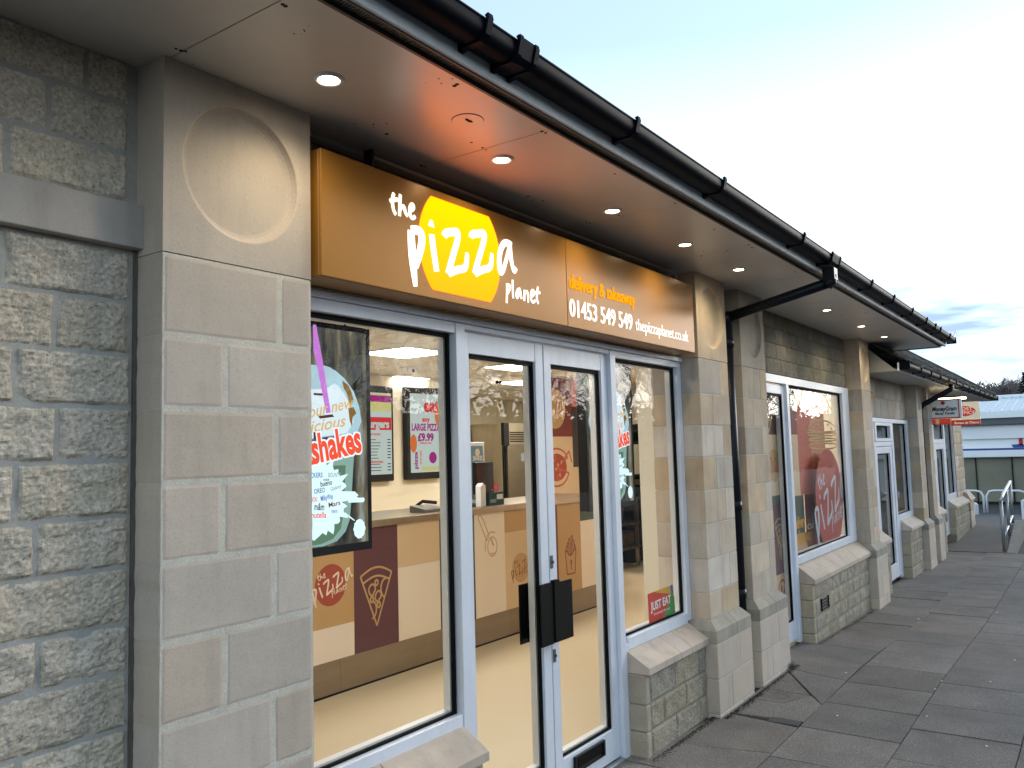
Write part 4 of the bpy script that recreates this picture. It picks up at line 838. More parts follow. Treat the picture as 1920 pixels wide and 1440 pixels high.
MB().box(8.24, 9.15, 6.02, 6.70, .10, 2.0, .004).build('body', steel, fr); MB().box(8.32, 9.15, 5.985, 6.018, .12, 1.72, .006).build('door', steel_dk, fr); MB().box(8.36, 9.15, 5.99, 6.018, 1.735, 2.0, .003).build('grille_panel', steel, fr)
MB().box(8.235, 8.345, 5.975, 6.018, 1.72, 2.003).build('corner_strip', blackpl, fr)
for k in range(5): MB().box(8.38, 9.13, 5.982, 5.99, 1.765+k*.028, 1.778+k*.028).build('louvre', gasket, fr)
MB().box(8.25, 8.262, 5.995, 6.019, .12, 1.715).build('hinge_rail', blackpl, fr); MB().box(8.285, 8.297, 5.995, 6.019, .12, 1.715).build('hinge_rail', blackpl, fr); MB().box(8.60, 8.72, 5.983, 5.985, 1.52, 1.62).build('glowing_sticker', scr('sticker', (.30, .31, .30), .6), fr)  # the sticker glows by itself to look bright, though it is no lamp
ov = thing('oven_hood', 'large stainless extraction hood beside the fridge', 'hood', (7.9, 5.8, 1.7)); MB().box(7.62, 8.2, 6.5, 7.2, 1.5, 1.98, .01).build('body', steel, ov); MB().box(7.60, 8.2, 6.48, 6.4995, 1.5, 1.53).build('lip', steel_dk, ov)
# things on the counter
def cb(name, label, cat, loc): return thing(name, label, cat, loc)
zc = 1.171
mo = cb('till_screen', 'black till screen on a stand on the counter', 'till', (5.83, 4.5, zc))
MB().box(5.665, 5.935, 4.43, 4.465, 1.275, 1.555, .006).build('screen', blackpl, mo); MB().box(5.68, 5.92, 4.427, 4.4295, 1.29, 1.54).build('glass', mat('till_glass', (.02, .02, .022), .1), mo); MB().box(5.76, 5.81, 4.466, 4.50, zc+.02, 1.40, .004).build('neck', blackpl, mo); MB().box(5.68, 5.84, 4.42, 4.60, zc, zc+.02, .004).build('base', blackpl, mo)
po = cb('framed_poster', 'white framed blue notice standing behind the till screen', 'sign', (6.1, 4.75, zc))
MB().box(5.86, 6.215, 4.74, 4.76, zc, 1.735, .004).build('frame', whitep, po); MB().box(5.89, 6.185, 4.737, 4.7395, zc+.04, 1.70).build('print', flat('sky_print', (.16, .30, .38)), po); text('lettering', 'SHAKES', XZ(6.03, 1.565, 4.736), .045, whitep, po, width=.14, bold=.03); MB().box(6.06, 6.17, 4.7355, 4.7365, 1.40, 1.45).build('caption_band', whitep, po); disc_mesh(6.10, 1.64, .035, 4.7365, .001, creamp, po, name='cup_print')
bx = cb('card_box', 'dark green charity box on the counter with a teddy on top', 'box', (5.93, 4.47, zc)); MB().box(5.82, 6.04, 4.40, 4.54, zc, 1.285, .003).build('body', flat('dark_green', (.012, .05, .045)), bx); MB().box(5.93, 6.02, 4.398, 4.3995, 1.22, 1.265).build('label', whitep, bx); MB().box(5.835, 5.92, 4.398, 4.3995, 1.195, 1.225).build('label', flat('pale_green', (.25, .4, .36)), bx)
td = cb('teddy_bear', 'small yellow teddy sitting on the green box', 'toy', (5.88, 4.47, 1.286))
def blob(m, c, r, s=(1, 1, 1)):
    mm_ = Matrix.Translation(c) @ Matrix.Diagonal((*[r*q for q in s], 1)); bmesh.ops.create_icosphere(m.b, subdivisions=2, radius=1, matrix=mm_); return m
fur = mat('teddy_fur', (.45, .27, .08), .95, bump=.6, bscale=200)
m = MB(); blob(m, (5.88, 4.47, 1.32), .035, (1, .8, 1)); blob(m, (5.845, 4.45, 1.30), .017, (1, 1.4, .8)); blob(m, (5.90, 4.44, 1.30), .017, (1, 1.4, .8)); m.build('body', fur, td, True); m = MB(); blob(m, (5.88, 4.465, 1.372), .026); blob(m, (5.861, 4.465, 1.395), .009); blob(m, (5.899, 4.465, 1.395), .009); m.build('head', fur, td, True)
sx_ = cb('pink_star', 'bright pink paper star leaning on the teddy', 'decoration', (5.98, 4.45, 1.286)); MB().prism([(5.975+(.052 if k % 2 == 0 else .030)*math.cos(R(90+36*k)), 4.44, 1.325+(.052 if k % 2 == 0 else .030)*math.sin(R(90+36*k))) for k in range(10)], (0, .006, 0)).build('star', flat('pink', (.85, .10, .20)), sx_); MB().box(5.965, 5.985, 4.438, 4.4395, 1.31, 1.335).build('spot', flat('pink2', (.9, .25, .32)), sx_)
ct_ = cb('milk_carton', 'white drinks carton left of the till stand', 'carton', (5.70, 4.42, zc)); MB().box(5.665, 5.735, 4.37, 4.43, zc, 1.345, .003).build('body', whitep, ct_); MB().prism([(5.665, 4.37, 1.346), (5.735, 4.37, 1.346), (5.70, 4.37, 1.375)], (0, .06, 0)).build('gable', whitep, ct_)
cm = cb('card_reader', 'grey card reader lying on the left part of the counter', 'card reader', (5.05, 4.45, zc)); MB().hexa([(4.97, 4.40, zc), (5.20, 4.40, zc), (5.20, 4.56, zc), (4.97, 4.56, zc), (4.97, 4.40, zc+.025), (5.20, 4.40, zc+.025), (5.20, 4.56, zc+.055), (4.97, 4.56, zc+.055)]).build('body', mat('reader_grey', (.2, .19, .17), .5), cm); MB().tube([(5.08, 4.58, zc+.05), (5.06, 4.50, zc+.085), (5.14, 4.42, zc+.07)], .014, 8).build('handset', blackpl, cm)
cc = thing('security_camera', 'small white dome camera under the shop ceiling', 'security camera', (7.3, 5.5, 2.5)); MB().disc((7.22, 5.35, 2.46), .09, (0, 0, 1), .04, 20).build('base', white_in, cc); m = MB(); blob(m, (7.22, 5.35, 2.42), .07, (1, 1, .9)); m.build('dome', white_in, cc, True); m = MB(); blob(m, (7.185, 5.285, 2.395), .018); blob(m, (7.235, 5.28, 2.395), .018); m.build('lenses', gasket, cc, True)
pr_ = thing('projector', 'small cream sensor box under the ceiling left of the large pizza screen', 'sensor', (6.2, 5.9, 2.45)); MB().box(6.0, 6.16, 5.5, 5.62, 2.43, 2.5, .01).build('body', white_in, pr_); MB().disc((6.08, 5.4995, 2.465), .02, (0, -1, 0), .003, 14).build('window', gasket, pr_)
# kitchen shelving
sf2 = thing('kitchen_rack', 'steel kitchen rack at the back, seen through the right window', 'shelving', (10.4, 5.4, .03))
for x in (9.9, 10.48): 
    for y in (5.35, 5.9): MB().box(x, x+.045, y, y+.045, .03, .95).build('post', steel_dk, sf2)
for z in (.27, .60, .93): MB().box(9.9, 10.53, 5.34, 5.95, z, z+.035).build('shelf', steel_dk, sf2)
for z, h_, c in ((.305, .20, (.20, .12, .06)), (.635, .2, (.10, .08, .06)), (.305, .2, (.12, .075, .04))):
    a = 9.95 if c[0] != .12 else 10.22
    tag(MB().box(a, a+.25, 5.40, 5.7, z, z+h_, .01).build('storage_box', flat('box%.2f' % c[0], c)), {'.20': 'brown box at the left of the lowest rack shelf', '.10': 'dark box on the middle rack shelf', '.12': 'brown box at the right of the lowest rack shelf'}['%.2f' % c[0] if False else ('.%02d' % round(c[0]*100))], 'box')
hd = thing('range_hood', 'black cooker hood deep in the kitchen, right window', 'hood', (10.9, 5.5, 1.7)); MB().hexa([(10.55, 5.4, 1.72), (11.5, 5.4, 1.72), (11.5, 6, 1.72), (10.55, 6, 1.72), (10.6, 5.45, 1.86), (11.5, 5.45, 2.02), (11.5, 6, 2.02), (10.6, 6, 1.90)]).build('canopy', blackmet, hd); MB().box(10.55, 11.5, 5.395, 5.4, 1.705, 1.74).build('lip', blackpl, hd)
dk = thing('cooker', 'dark cooker range under the hood at the back of the kitchen', 'cooker', (11, 5.5, .03)); MB().box(10.62, 11.6, 5.5, 6.1, .03, 1.25, .01).build('body', blackmet, dk); MB().box(10.64, 11.58, 5.48, 5.4995, 1.12, 1.2).build('control_panel', steel_dk, dk)

# ------------------------------------------------------------------ milkshake window screens
def tvp(px, py): p = onY(px, py, 2.30); return (p.x-1.741, p.z-1.274)
def z1(px, py): return tvp(580+px/6, 590+py/6)
def z2(px, py): return tvp(580+px/5.542, 800+py/5.542)
artbg = bpy.data.materials.new('screen_backdrop'); artbg.use_nodes = True
n = artbg.node_tree.nodes; l = artbg.node_tree.links; n.clear(); o_ = n.new('ShaderNodeOutputMaterial'); e_ = n.new('ShaderNodeEmission'); e_.inputs[1].default_value = .55
t_ = n.new('ShaderNodeTexCoord'); mp_ = n.new('ShaderNodeMapping'); mp_.inputs['Scale'].default_value = (14, 1, 3.2); l.new(t_.outputs['Object'], mp_.inputs[0])
q_ = n.new('ShaderNodeTexNoise'); q_.inputs['Scale'].default_value = 1.2; q_.inputs['Detail'].default_value = 5; l.new(mp_.outputs[0], q_.inputs[0])
c_ = n.new('ShaderNodeValToRGB'); els = c_.color_ramp.elements; els[0].position = .33; els[0].color = (.018, .018, .018, 1); els[1].position = .70; els[1].color = (.30, .36, .36, 1); e2 = els.new(.48); e2.color = (.075, .075, .065, 1); e3 = els.new(.58); e3.color = (.16, .14, .09, 1)
l.new(q_.outputs[0], c_.inputs[0]); l.new(c_.outputs[0], e_.inputs[0]); l.new(e_.outputs[0], o_.inputs[0])
def tv(X0, Z0, label):
    t = thing('window_screen', label, 'screen', (X0, 2.3, Z0), 'tall milkshake advert screens hanging inside the windows')
    W_, H_ = .552, .846; Y = 2.30
    MB().box(X0, X0+W_, Y+.004, Y+.062, Z0, Z0+H_, .003).build('casing', blackpl, t)
    m = MB(); m.box(X0, X0+.018, Y, Y+.0039, Z0, Z0+H_); m.box(X0+W_-.018, X0+W_, Y, Y+.0039, Z0, Z0+H_); m.box(X0+.018, X0+W_-.018, Y, Y+.0039, Z0, Z0+.03); m.box(X0+.018, X0+W_-.018, Y, Y+.0039, Z0+H_-.02, Z0+H_); m.build('bezel', blackpl, t)
    o = MB().box(.018, W_-.018, 0, .0015, .03, H_-.02).build('display', artbg); o.parent = t; o.location = Vector((X0, Y+.0022, Z0))-t.location
    for zc_ in (X0+.1, X0+W_-.1): MB().tube([(zc_, Y+.03, Z0+H_), (zc_, Y+.03, 2.5)], .004, 6).build('hanger', blackpl, t)
    lay = [0.0]
    def poly(name, pts, m_):
        lay[0] += .0002; y = Y+.0020-lay[0]
        return MB().prism([(X0+u, y, Z0+v) for u, v in pts], (0, -.00015, 0)).build(name, m_, t)
    cupc = (tvp(588, 900)[0])
    def mir(pts): return pts+[(2*cupc-u, v) for u, v in pts[::-1]]
    poly('cup', mir([z2(0, 1260), z2(150, 1245), z2(290, 1190), z2(380, 1090), z2(425, 960), z2(440, 760), z2(455, 500), z2(470, 250)])[:], scrm['mint'])
    poly('cup_shade', mir([z2(0, 1240), z2(130, 1220), z2(250, 1165), z2(330, 1060), z2(360, 900), z2(380, 400)]), scrm['green'])
    poly('lid_dome', mir([z1(0, 1400), z1(540, 1330), z1(590, 1200), z1(560, 1020), z1(500, 860), z1(400, 720), z1(300, 630), z1(180, 580), z1(60, 565)]), scrm['pale'])
    poly('cream_swirl', mir([z1(0, 1390), z1(430, 1330), z1(500, 1200), z1(470, 1040), z1(400, 900), z1(330, 800), z1(200, 720), z1(100, 700)]), scrm['white'])
    poly('caramel', [z1(370, 740), z1(440, 790), z1(480, 880), z1(500, 960), z1(460, 1060), z1(430, 900), z1(390, 830)], scrm['caramel'])
    poly('caramel', [z1(440, 1050), z1(500, 1040), z1(530, 1110), z1(490, 1150), z1(480, 1260), z1(455, 1190)], scrm['caramel'])
    poly('chocolate', [z1(50, 880), z1(150, 885), z1(150, 912), z1(50, 905)], scrm['choc']); poly('chocolate', [z1(100, 1140), z1(260, 1120), z1(280, 1150), z1(120, 1170)], scrm['choc']); poly('chocolate', [z1(48, 1320), z1(130, 1330), z1(120, 1400), z1(48, 1400)], scrm['choc'])
    poly('lid_ring', mir([z1(48, 840), z1(180, 835), z1(270, 780), z1(310, 700), z1(290, 640), z1(240, 595), z1(160, 570), z1(60, 568)]), scrm['ring'])
    poly('straw', [z1(40, 110), z1(75, 115), z1(150, 520), z1(240, 1100), z1(190, 1110), z1(100, 650), z1(45, 400)], scrm['straw'])
    pts = []
    cx_, cy_ = tvp(588, 935); rx = tvp(650, 935)[0]-cx_; rz = .135
    for k in range(72):
        a = 2*math.pi*k/72; s_ = 1+(.16 if k % 6 == 0 else 0)+(.10*math.sin(k*2.3))*.6
        if k in (71, 0, 1): s_ += .22
        if k in (2, 70): s_ -= .1
        pts.append((cx_+rx*s_*math.cos(a), cy_+rz*s_*math.sin(a)))
    poly('splash', pts, scrm['white2'])
    bx_, bz_ = z2(520, 1060); pts = [(bx_+.030*(1+.07*math.cos(k*2.1))*math.cos(2*math.pi*k/30), bz_+.036*(1+.07*math.sin(k*2.7))*math.sin(2*math.pi*k/30)) for k in range(30)]; poly('splash', pts, scrm['white2'])
    poly('splash', [z2(400, 700), z2(520, 740), z2(565, 735), z2(575, 760), z2(560, 785), z2(400, 790)], scrm['white2'])
    poly('splash', [z2(370, 890), z2(470, 970), z2(465, 980), z2(360, 905)], scrm['white2'])
    lay[0] += .0003
    def tx(s_, a, b_, h, m_, bold=0, shear=0, ext=.0001, out=None):
        # a, b_: baseline start and end in screen units
        M_ = frame_uv((X0+a[0], Y+.0018-lay[0], Z0+a[1]), (1, 0, 0), (0, 0, 1), (0, -1, 0)); ang = math.atan2(b_[1]-a[1], b_[0]-a[0]); w_ = math.hypot(b_[0]-a[0], b_[1]-a[1])
        if out:
            for dx in (-1, 0, 1):
                for dz in (-1, 0, 1):
                    if dx or dz: text('lettering_edge', s_, M_ @ Matrix.Translation((dx*.0045, dz*.0045, 0)), h, out, t, width=w_, bold=bold+.01, shear=shear, ext=.00003*(3+dx+dz*2), rot=ang)
            M_ = M_ @ Matrix.Translation((0, 0, .0004))
        return text('lettering', s_, M_, h, m_, t, width=w_, bold=bold, shear=shear, ext=ext, rot=ang)
    a, b_ = z2(48, 380), z2(545, 250); dx = (b_[0]-a[0])/5.; dz = (b_[1]-a[1])/5
    tx('milkshakes', (max(.022, a[0]-dx*3.4), a[1]-dz*3.2), b_, .105, scrm['red'], bold=.035, out=scrm['whiteb'])
    a, b_ = z1(45, 1140), z1(505, 1040); tx('your new', (a[0]-.06, a[1]-.016), b_, .045, scrm['gold'], bold=.01, shear=.35, out=None)
    a, b_ = z1(45, 1310), z1(415, 1250); tx('delicious', (a[0]-.10, a[1]-.02), b_, .045, scrm['gold'], bold=.01, shear=.35)
    for s_, a, b_, h, mm_ in (('SNICKERS', (-60, 535), (135, 525), .018, 'blue'), ('BOUNTY', (195, 525), (325, 522), .017, 'grey'), ('bueno', (115, 625), (235, 600), .020, 'black'), ('KINDER', (145, 565), (205, 562), .008, 'black'), ('OREO', (48, 700), (160, 680), .018, 'blue'), ('TWIX', (-30, 785), (80, 780), .018, 'red'),
                         ('MilkyWay', (118, 775), (245, 745), .020, 'blue'), ('Galaxy', (220, 670), (330, 630), .014, 'grey'), ('m&m', (48, 865), (150, 868), .026, 'black'), ('Mars', (200, 840), (320, 810), .018, 'brown'), ('nutella', (20, 950), (172, 945), .022, 'red'), ('TERRYS', (225, 900), (290, 895), .011, 'blue')):
        tx(s_, z2(*a), z2(*b_), h, scrm[mm_], bold=.015)
    return t
scrm = {k: scr('art_'+k, c, .62) for k, c in dict(mint=(.22, .36, .32), green=(.10, .19, .12), pale=(.36, .55, .62), white=(.62, .74, .80), ring=(.36, .52, .58), caramel=(.22, .12, .03), choc=(.10, .035, .03), straw=(.50, .18, .60), white2=(.68, .90, .96), whiteb=(.8, .86, .9), red=(.80, .09, .04), gold=(.62, .42, .14), blue=(.06, .12, .42), grey=(.30, .36, .42), black=(.02, .02, .03), brown=(.12, .03, .02)).items()}
tv(1.741, 1.274, 'milkshake advert screen in the left window beside the wide pier')
tv(3.945, 1.292, 'milkshake advert screen right of the doors, half behind the frame')
gr_ = thing('green_notice', 'small green picture panel at the top of the right door glass', 'panel', (3.97, 2.25, 2.0)); MB().box(3.865, 4.02, 2.262, 2.275, 1.935, 2.14, .001).build('backing', blackpl, gr_); MB().box(3.868, 4.017, 2.260, 2.2618, 1.965, 2.075).build('print', mat('green_picture', (.10, .22, .07), .5, var=.9, vscale=40, c2=(.03, .07, .03)), gr_)
je = thing('window_sticker', 'red, yellow and green JUST EAT sticker low in the right window', 'sticker', (4.5, 2.157, .65))
YJ = 2.1655
def jp(px, py): p = onY(px, py, YJ); return (p.x, p.z)
def jpoly(nm, pts, m_, k): return MB().prism([(a, YJ-.0004*k, c) for a, c in (jp(*p) for p in pts)], (0, -.0003, 0)).build(nm, m_, je)
jpoly('panel', [(1214, 1114), (1261, 1096), (1266, 1148), (1217, 1171)], flat('je_yellow', (.80, .42, .03)), 0)
jpoly('panel', [(1256, 1098), (1261, 1096), (1263, 1116), (1258, 1108)], flat('je_blue', (.04, .16, .42)), 1)
jpoly('panel', [(1244, 1160), (1252, 1130), (1258, 1110), (1264, 1118), (1266, 1148)], flat('je_green', (.06, .34, .07)), 1)
jpoly('panel', [(1214, 1114), (1225, 1110), (1257, 1114), (1250, 1140), (1243, 1160), (1217, 1171)], flat('je_red', (.70, .045, .02)), 2)
for s_, a, b_, hh in (('JUST EAT', (1220, 1146), (1258, 1129), .048), ('Download the app', (1226, 1154), (1256, 1141), .014)):
    pa_, pb = jp(*a), jp(*b_); text('lettering', s_, XZ(pa_[0], pa_[1], YJ-.0013), hh, whitep, je, width=math.hypot(pb[0]-pa_[0], pb[1]-pa_[1]), bold=.03 if hh > .02 else 0, rot=math.atan2(pb[1]-pa_[1], pb[0]-pa_[0]), ext=.0003)

# ------------------------------------------------------------------ burger window graphics
bw = thing('window_graphic', 'printed board with burger, red disc and coloured blocks inside the burger window', 'graphic board', (7.9, 2.3, .7))
YB = 2.25
def bp(px, py): p = onY(px, py, YB); return (p.x, p.z)
def brect(nm, x0, x1, z0, z1, m_, y=YB): return MB().box(x0, x1, y, y+.004, z0, z1).build(nm, m_, bw)
xl = 6.98; x_a = bp(1497, 850)[0]; x_b = bp(1575, 800)[0]; ztop = bp(1500, 758)[1]
za_, zb_ = bp(1486, 815)[1], bp(1492, 930)[1]; zc2 = bp(1500, 1000)[1]
brect('panel', xl+.001, x_a-.001, za_+.001, 2.13, maroon); brect('panel', xl+.001, x_a-.001, zb_+.001, za_-.001, tan_lt); brect('panel', xl+.001, x_a+.08, zc2, zb_-.001, greenp); brect('panel', xl+.001, x_a+.12, .66, zc2-.001, tan)
brect('panel', x_a+.001, 8.05, zb_+.001, ztop, brick_r); brect('panel', x_a+.122, 8.05, .66, zb_-.001, maroon); brect('panel', 8.052, 8.55, .66, ztop, mat('print_rust', (.66, .27, .15), .6))
icon('burger_icon', BURGER, (bp(1515, 815)[0]+bp(1568, 820)[0])/2, (bp(1540, 790)[1]+bp(1540, 840)[1])/2, bp(1569, 820)[0]-bp(1513, 820)[0], bp(1541, 788)[1]-bp(1541, 842)[1], YB-.001, .0085, goldp, bw)
yl = 2.158
def gp(px, py): p = onY(px, py, yl+.0); return (p.x, p.z)
def g7(px, py): return bp(1430+px/3.695, 700+py/3.695)
# vinyl stuck to the inside of the pane
vn = thing('window_vinyl', 'large white the pizza planet lettering on a red disc on the burger window glass', 'window lettering', (8.2, 2.166, 1.1)); YV = 2.168
VA, VB_ = onY(1527, 990, YV).x, onY(1586, 900, YV).x; VR = (VB_-VA)/2.68; VC = VA+1.28*VR
cxv, czv = onY(1430+480/3.695, 700+870/3.695, YV).x, onY(1430+480/3.695, 700+870/3.695, YV).z
zt2, zb2 = onY(1430+460/3.695, 700+525/3.695, YV).z, onY(1430+520/3.695, 700+1210/3.695, YV).z
disc_mesh(VC, (zt2+zb2)/2, (zt2-zb2)/2, YV+.003, .001, mat('vinyl_red', (.50, .05, .025), .4), vn, sx=1.0)
rv = VR; logo(VC, (zt2+zb2)/2-.02, rv, YV+.0015, vn, flat('vinyl_white', (.62, .64, .68)), .75, R(11), th=.001)
for s_, a, b_, hh, m_ in (('delivery', (222, 1080), (295, 1060), .11, orangep), ('takeaway', (225, 1190), (345, 1150), .12, orangep), ('or', (308, 1085), (365, 1070), .08, creamp)):
    pa_, pb = g7(*a), g7(*b_); text('lettering', s_, XZ(pa_[0], pa_[1], YB-.002), hh, m_, bw, width=pb[0]-pa_[0], bold=.035)
db = thing('door_graphic', 'printed board of pizza slices inside the narrow side door', 'graphic board', (6.5, 2.25, .2)); YD = 2.20
def dp_(px, py): p = onY(px, py, YD); return (p.x, p.z)
xd1 = dp_(1459, 800)[0]
for z0, z1_, m_ in ((dp_(1450, 815)[1], 2.1, choc), (dp_(1450, 930)[1], dp_(1450, 815)[1]-.001, tan_lt), (dp_(1450, 945)[1], dp_(1450, 930)[1]-.001, greenp), (dp_(1455, 1080)[1], dp_(1450, 945)[1]-.001, purple), (.1, dp_(1455, 1080)[1]-.001, tan_lt)):
    MB().box(6.16, 6.94, YD, YD+.004, z0, z1_).build('panel', m_, db)
icon('slice_icon', SLICE, 6.70, dp_(1447, 775)[1], .40, .30, YD-.001, .008, goldp, db); icon('slice_icon', SLICE, 6.832, dp_(1462, 1010)[1], .24, .34, YD-.001, .007, tan, db)
disc_mesh(6.78, dp_(1450, 873)[1], .135, YD-.0005, .001, tan, db); logo(6.78, dp_(1450, 873)[1], .13, YD-.0018, db, brick_r, .6, R(11), th=.001)
icon('pizza_icon', WHEEL, 6.83, dp_(1468, 1118)[1], .22, .26, YD-.001, .009, redp, db)

# ------------------------------------------------------------------ the pizza sign
sg = thing('shop_sign', 'long bronze fascia sign with glowing yellow disc and white pizza lettering', 'shop sign', (3.2, 2.0, 2.2))
SY = 1.965; SX0, SX1, SZ0, SZ1 = 1.752, 4.70, 2.196, 2.612
seam = onY(1060, 460, SY).x
MB().box(SX0, seam-.0005, SY, SY+.012, SZ0, SZ1, .003).build('front_panel', goldsign, sg); MB().box(seam+.0005, SX1, SY, SY+.012, SZ0, SZ1, .003).build('front_panel', goldsign, sg)
MB().box(SX0+.001, SX1-.001, SY+.0125, 2.105, SZ0+.001, SZ1-.001, .002).build('box_tray', sign_side, sg)
yel = bpy.data.materials.new('lit_yellow'); yel.use_nodes = True; n = yel.node_tree.nodes; l = yel.node_tree.links; n.clear(); o_ = n.new('ShaderNodeOutputMaterial'); e_ = n.new('ShaderNodeEmission'); e_.inputs[1].default_value = 2.5
t_ = n.new('ShaderNodeTexCoord'); s_ = n.new('ShaderNodeSeparateXYZ'); l.new(t_.outputs['Generated'], s_.inputs[0]); c_ = n.new('ShaderNodeValToRGB'); c_.color_ramp.elements[0].color = (1, .13, .003, 1); c_.color_ramp.elements[1].color = (1, .195, .0, 1); l.new(s_.outputs[2], c_.inputs[0]); l.new(c_.outputs[0], e_.inputs[0]); l.new(e_.outputs[0], o_.inputs[0])
lit_white = emis('lit_white', (1, .96, .86), 1.1); lit_text = emis('lit_text', (1, .95, .85), .72); lit_orange = emis('lit_orange', (1, .36, .006), .72)
disc_mesh(2.462, 2.405, .25, SY-.0005, .0015, yel, sg, cut=(-.176, .176), name='lit_disc')
logo(2.462, 2.405, .25, SY-.003, sg, lit_white, 1.0, 0, th=.002, words='beside')
def stext(s_, a, b_, h, m_, bold, smear=0):
    pa_, pb = onY(*a, SY-.002), onY(*b_, SY-.002)
    text('lettering', s_, XZ(pa_.x, (pa_.z+pb.z)/2, SY-.001), h, m_, sg, width=pb.x-pa_.x, bold=bold, ext=.002, smear=smear)
stext('delivery & takeaway', (1068.4, 545.5), (1190.5, 569), .072, lit_orange, .0, .0024)
stext('01453 549 549', (1069, 594.5), (1185.8, 617), .088, lit_text, .0, .0036)
stext('thepizzaplanet.co.uk', (1192, 619.5), (1290.7, 640), .066, lit_text, .0, .0014)

# ------------------------------------------------------------------ downlights
rimm = mat('downlight_rim', (.72, .72, .70), .4); lampm = emis('downlight_lamp', (1, .90, .66), 14)
LB = ['downlight nearest the camera, above the wide stone pier', 'second downlight, above the yellow disc of the sign', 'third downlight, above the gap before the phone number', 'fourth downlight, above the right end of the sign', 'fifth downlight, left of the slanting downpipe', 'first downlight right of the slanting downpipe', 'second downlight right of the slanting downpipe', 'last downlight before the end of the high soffit']
for k, X in enumerate((1.605, 2.46, 3.325, 4.145, 4.959, 6.984, 8.192, 9.199)):
    t = thing('downlight', LB[k], 'downlight', (X, 1.762, 2.72), 'round downlights in the high soffit')
    m = MB(); n_ = 32; prof = ((.030, 2.7245), (.031, 2.7195), (.036, 2.7165), (.043, 2.7175), (.046, 2.7245))
    rg = [[m.b.verts.new((X+r_*math.cos(2*math.pi*i/n_), 1.762+r_*math.sin(2*math.pi*i/n_), z)) for i in range(n_)] for r_, z in prof]
    for a, b_ in zip(rg[:-1], rg[1:]):
        for i in range(n_): m.b.faces.new((a[i], a[(i+1) % n_], b_[(i+1) % n_], b_[i]))
    m.build('rim', rimm, t, True); MB().disc((X, 1.762, 2.7205), .029, (0, 0, 1), .003, 24).build('lamp', lampm, t)
    ld = bpy.data.lights.new('spot', 'SPOT'); ld.energy = 4.5; ld.color = (1, .83, .56); ld.spot_size = R(150); ld.spot_blend = .8; ld.shadow_soft_size = .025
    lo = bpy.data.objects.new('spot', ld); COL.objects.link(lo); lo.parent = t; lo.location = (0, 0, -.012)

# ------------------------------------------------------------------ projecting signs and lamp
ms = thing('projecting_sign', 'white MoneyGram money transfer sign hanging nearest, red bordered', 'sign', (13.45, 1.8, 2.1)); XM = 13.47
def qp(px, py, X): p = onX(px, py, X); return (p.y, p.z)
ya_, yb_ = qp(1740, 765, XM)[0], qp(1803, 765, XM)[0]; zt3, zb3 = qp(1795, 747, XM)[1], qp(1795, 784, XM)[1]
MB().box(XM, XM+.06, yb_, ya_, zb3, zt3, .003).build('box', mat('sign_grey', (.85, .85, .86), .5), ms)
rb = flat('sign_crimson', (.42, .03, .04)); m = MB(); e = .014
m.box(XM-.003, XM-.0005, yb_+.03, ya_-.0, zb3+.004, zb3+.004+e); m.box(XM-.003, XM-.0005, yb_+.03, ya_, zt3-.004-e, zt3-.004); m.box(XM-.003, XM-.0005, yb_+.03, yb_+.03+e, zb3+.004+e, zt3-.004-e); m.build('border', rb, ms)
text('lettering', 'MoneyGram', YZ(ya_-.05, zb3+.115, XM-.002), .062, blackpl, ms, width=(ya_-yb_)*.74, bold=.035, shear=.25); text('lettering', 'Money Transfer', YZ(ya_-.09, zb3+.06, XM-.002), .036, blackpl, ms, width=(ya_-yb_)*.60, bold=.03, shear=.2)
MB().disc((XM-.0015, (ya_+yb_)/2+.02, zt3-.055), .028, (-1, 0, 0), .002, 24).build('emblem', rb, ms)
ps = thing('projecting_sign', 'white POST OFFICE sign with red oval behind the MoneyGram sign', 'sign', (14.2, 1.6, 2)); XP = 14.2
ya2, yb2 = qp(1782, 775, XP)[0], qp(1837, 775, XP)[0]; zt4, zb4 = qp(1820, 753, XP)[1], qp(1820, 797, XP)[1]; zm = qp(1820, 787, XP)[1]
MB().box(XP, XP+.07, yb2, ya2, zm+.001, zt4, .003).build('box', mat('sign_cream', (.72, .68, .60), .5), ps); MB().box(XP-.002, XP+.07, yb2, ya2, zb4, zm, .003).build('red_band', rb, ps)
cy2, cz2 = qp(1806, 771, XP); m = MB(); m.prism([(XP-.001, cy2+.165*math.cos(2*math.pi*k/48), cz2+.078*math.sin(2*math.pi*k/48)) for k in range(48)], (-.002, 0, 0)); m.build('oval', flat('post_red', (.50, .02, .03)), ps)
text('lettering', 'POST', YZ(cy2+.065, cz2+.012, XP-.0035), .05, whitep, ps, width=.19, bold=0); text('lettering', 'OFFICE', YZ(cy2+.098, cz2-.048, XP-.0035), .05, whitep, ps, width=.255, bold=0)
text('lettering', 'Bureau de Change', YZ(qp(1790, 793, XP)[0], zb4+.022, XP-.0035), .038, creamw, ps, width=.33, bold=.02)
rd = thing('projecting_sign', 'red box sign with a pale patch under the MoneyGram sign', 'sign', (13.75, 1.9, 1.95)); XR = 13.75; ya5, yb5 = qp(1741, 790, XR)[0], qp(1782, 790, XR)[0]; zt5, zb5 = qp(1760, 785.5, XR)[1], qp(1760, 796.5, XR)[1]
MB().box(XR, XR+.05, yb5, ya5, zb5, zt5, .003).build('box', flat('post_red2', (.62, .05, .03)), rd); ym5 = qp(1757, 790, XR)[0]; MB().box(XR-.002, XR-.0005, ym5-.03, ym5+.02, zb5+.004, zt5-.004).build('pale_block', flat('pale_pink', (.7, .45, .38)), rd)
lp = thing('strip_lamp', 'glowing strip lamp between the two projecting signs', 'lamp', (13.85, 1.7, 2.3)); pa_ = onX(1790, 752, 13.8); pb = onX(1806, 757, 13.8)
